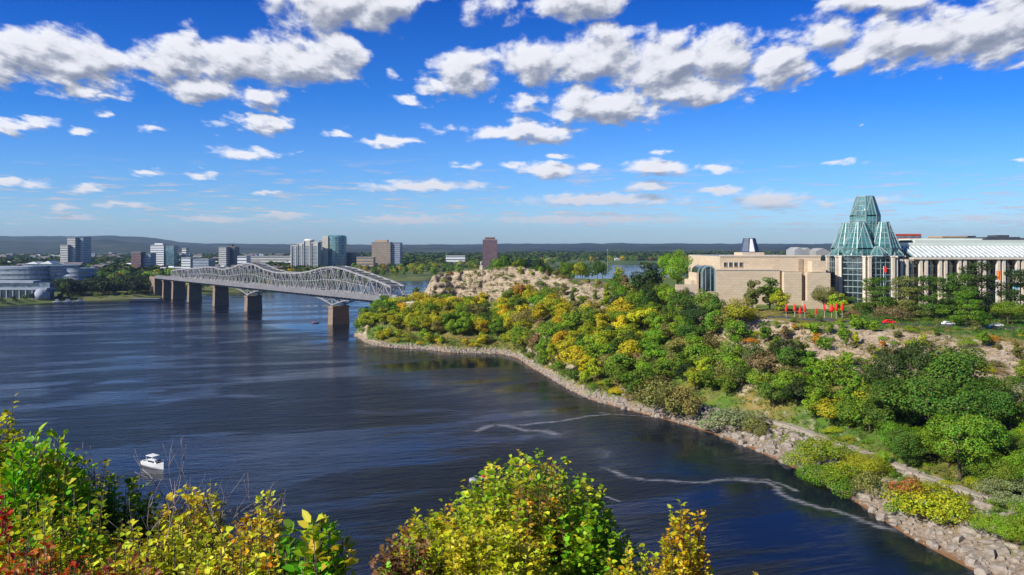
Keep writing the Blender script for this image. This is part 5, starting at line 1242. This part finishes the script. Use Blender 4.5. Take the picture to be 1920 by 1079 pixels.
# plateau road, kerb and parked cars
def sheet_path(name, pts, w, mat, label, lift=.25, Yfn=None):
    V_ = []; 
    Q_ = []
    for (a, b) in zip(pts, pts[1:]):
        for k in range(10): u = k/10; Q_.append(Vector(a).lerp(Vector(b), u))
    Q_.append(Vector(pts[-1])); n = len(Q_)
    for i, p in enumerate(Q_):
        d = (Q_[min(i+1, n-1)]-Q_[max(i-1, 0)]).normalized(); s = Vector((-d.y, d.x)); 
        z = max(gz(p.x+s.x*k, p.y+s.y*k, 0) for k in (-w/2, 0, w/2))+lift
        for k in (-w/2, w/2): V_.append((p.x+s.x*k, p.y+s.y*k, z))
    nb = len(V_); V_ += [(x, y, z-1.4) for x, y, z in V_]
    F_ = [(2*i, 2*i+1, 2*i+3, 2*i+2) for i in range(n-1)] + [(2*i, 2*i+2, nb+2*i+2, nb+2*i) for i in range(n-1)] + [(2*i+1, nb+2*i+1, nb+2*i+3, 2*i+3) for i in range(n-1)]
    me = bpy.data.meshes.new(name); me.from_pydata(V_, [], F_); me.materials.append(M[mat]); me.update(); tag(link(name, me), label, kind='structure')
def L2(px, s): x, y, _ = loft_at(px, s); return (x, y)
M['pathgravel'] = pbr('path_gravel', (.34,.30,.25), .95, bump=.3, var=.15, vscale=1)
sheet_path('riverside_path', [L2(1262, 2.02), L2(1310, 1.95), L2(1360, 1.9), L2(1420, 1.9), L2(1480, 1.95), L2(1560, 2.0), L2(1650, 2.0), L2(1760, 2.0), L2(1900, 2.0), L2(2050, 2.0)], 2.6, 'pathgravel', 'pale gravel path along the river bench')
sheet_path('plateau_road', [(X(1440, 300), 300), (X(1560, 291), 291), (X(1680, 283), 283), (X(1800, 279), 279), (X(2000, 272), 272)], 5.5, 'asphalt', 'asphalt road along the plateau edge')
def car(px, Y, mat, label):
    x = X(px, Y); z = gz(x, Y)+.3; e = empty('parked_car', (x, Y, z), label, 'car', 'cars parked along the plateau road')
    mb = MB(); mb.loft([[(x-2.2, yy, z+.35), (x+2.2, yy, z+.35), (x+2.25, yy, z+.85), (x+1.2, yy, z+.95), (x+.7, yy, z+1.42), (x-1.1, yy, z+1.45), (x-1.8, yy, z+.95), (x-2.2, yy, z+.85)] for yy in (Y-.85, Y+.85)]); b_ = mb.build('body', M[mat], e)
    mb = MB(); mb.box(x-1.3, x+.8, Y-.87, Y+.87, z+.95, z+1.3); mb.build('window', M['darkglass'], b_)
    for wx in (-1.4, 1.4):
        for wy in (-.8, .8):
            mb = MB(); mb.loft([[(x+wx+.33*math.cos(a), Y+wy+dy, z+.33+.33*math.sin(a)) for a in np.linspace(0, 2*PI, 12, endpoint=False)] for dy in (-.1, .1)]); mb.build('wheel', M['roofdark'], e)
car(1667, 284.5, 'red', 'red parked car under the spreading pines on the plateau road')
car(1778, 280.5, 'white', 'white parked car left of the reddish trunked pine')
car(1845, 279, 'blue', 'blue parked car right of the reddish trunked pine')
car(1868, 278.5, 'white', 'white parked car at the right end of the plateau road')
# guard wall on the terrace under the cliff
mb = MB()
for a, b in zip(np.linspace(1590, 1655, 12), np.linspace(1590, 1655, 12)[1:]):
    pa, pb = loft_at(a, 4.0), loft_at(b, 4.0); z = gz(pa[0], pa[1]); mb.bar((pa[0], pa[1], z+.3), (pb[0], pb[1], gz(pb[0], pb[1])+.3), .5, 1.6)
tag(mb.build('parapet_wall', M['roofgrey']), 'low grey parapet wall on the cliff terrace left of the big dark tree', 'wall')

HAZE = 0.00004
# ================================================================== air
mb = MB(); mb.box(-9500, 9500, -400, 12300, -8, 320)
m, t = newmat('haze_air'); o = t.new('ShaderNodeOutputMaterial'); v = t.new('ShaderNodeVolumePrincipled')
v.inputs['Color'].default_value = (.42,.64,1,1); v.inputs['Density'].default_value = HAZE; v.inputs['Anisotropy'].default_value = .2
t.l.new(v.outputs[0], o.inputs['Volume'])
if HAZE > 0: tag(mb.build('haze', m), 'thin blue air over the river valley', kind='stuff')
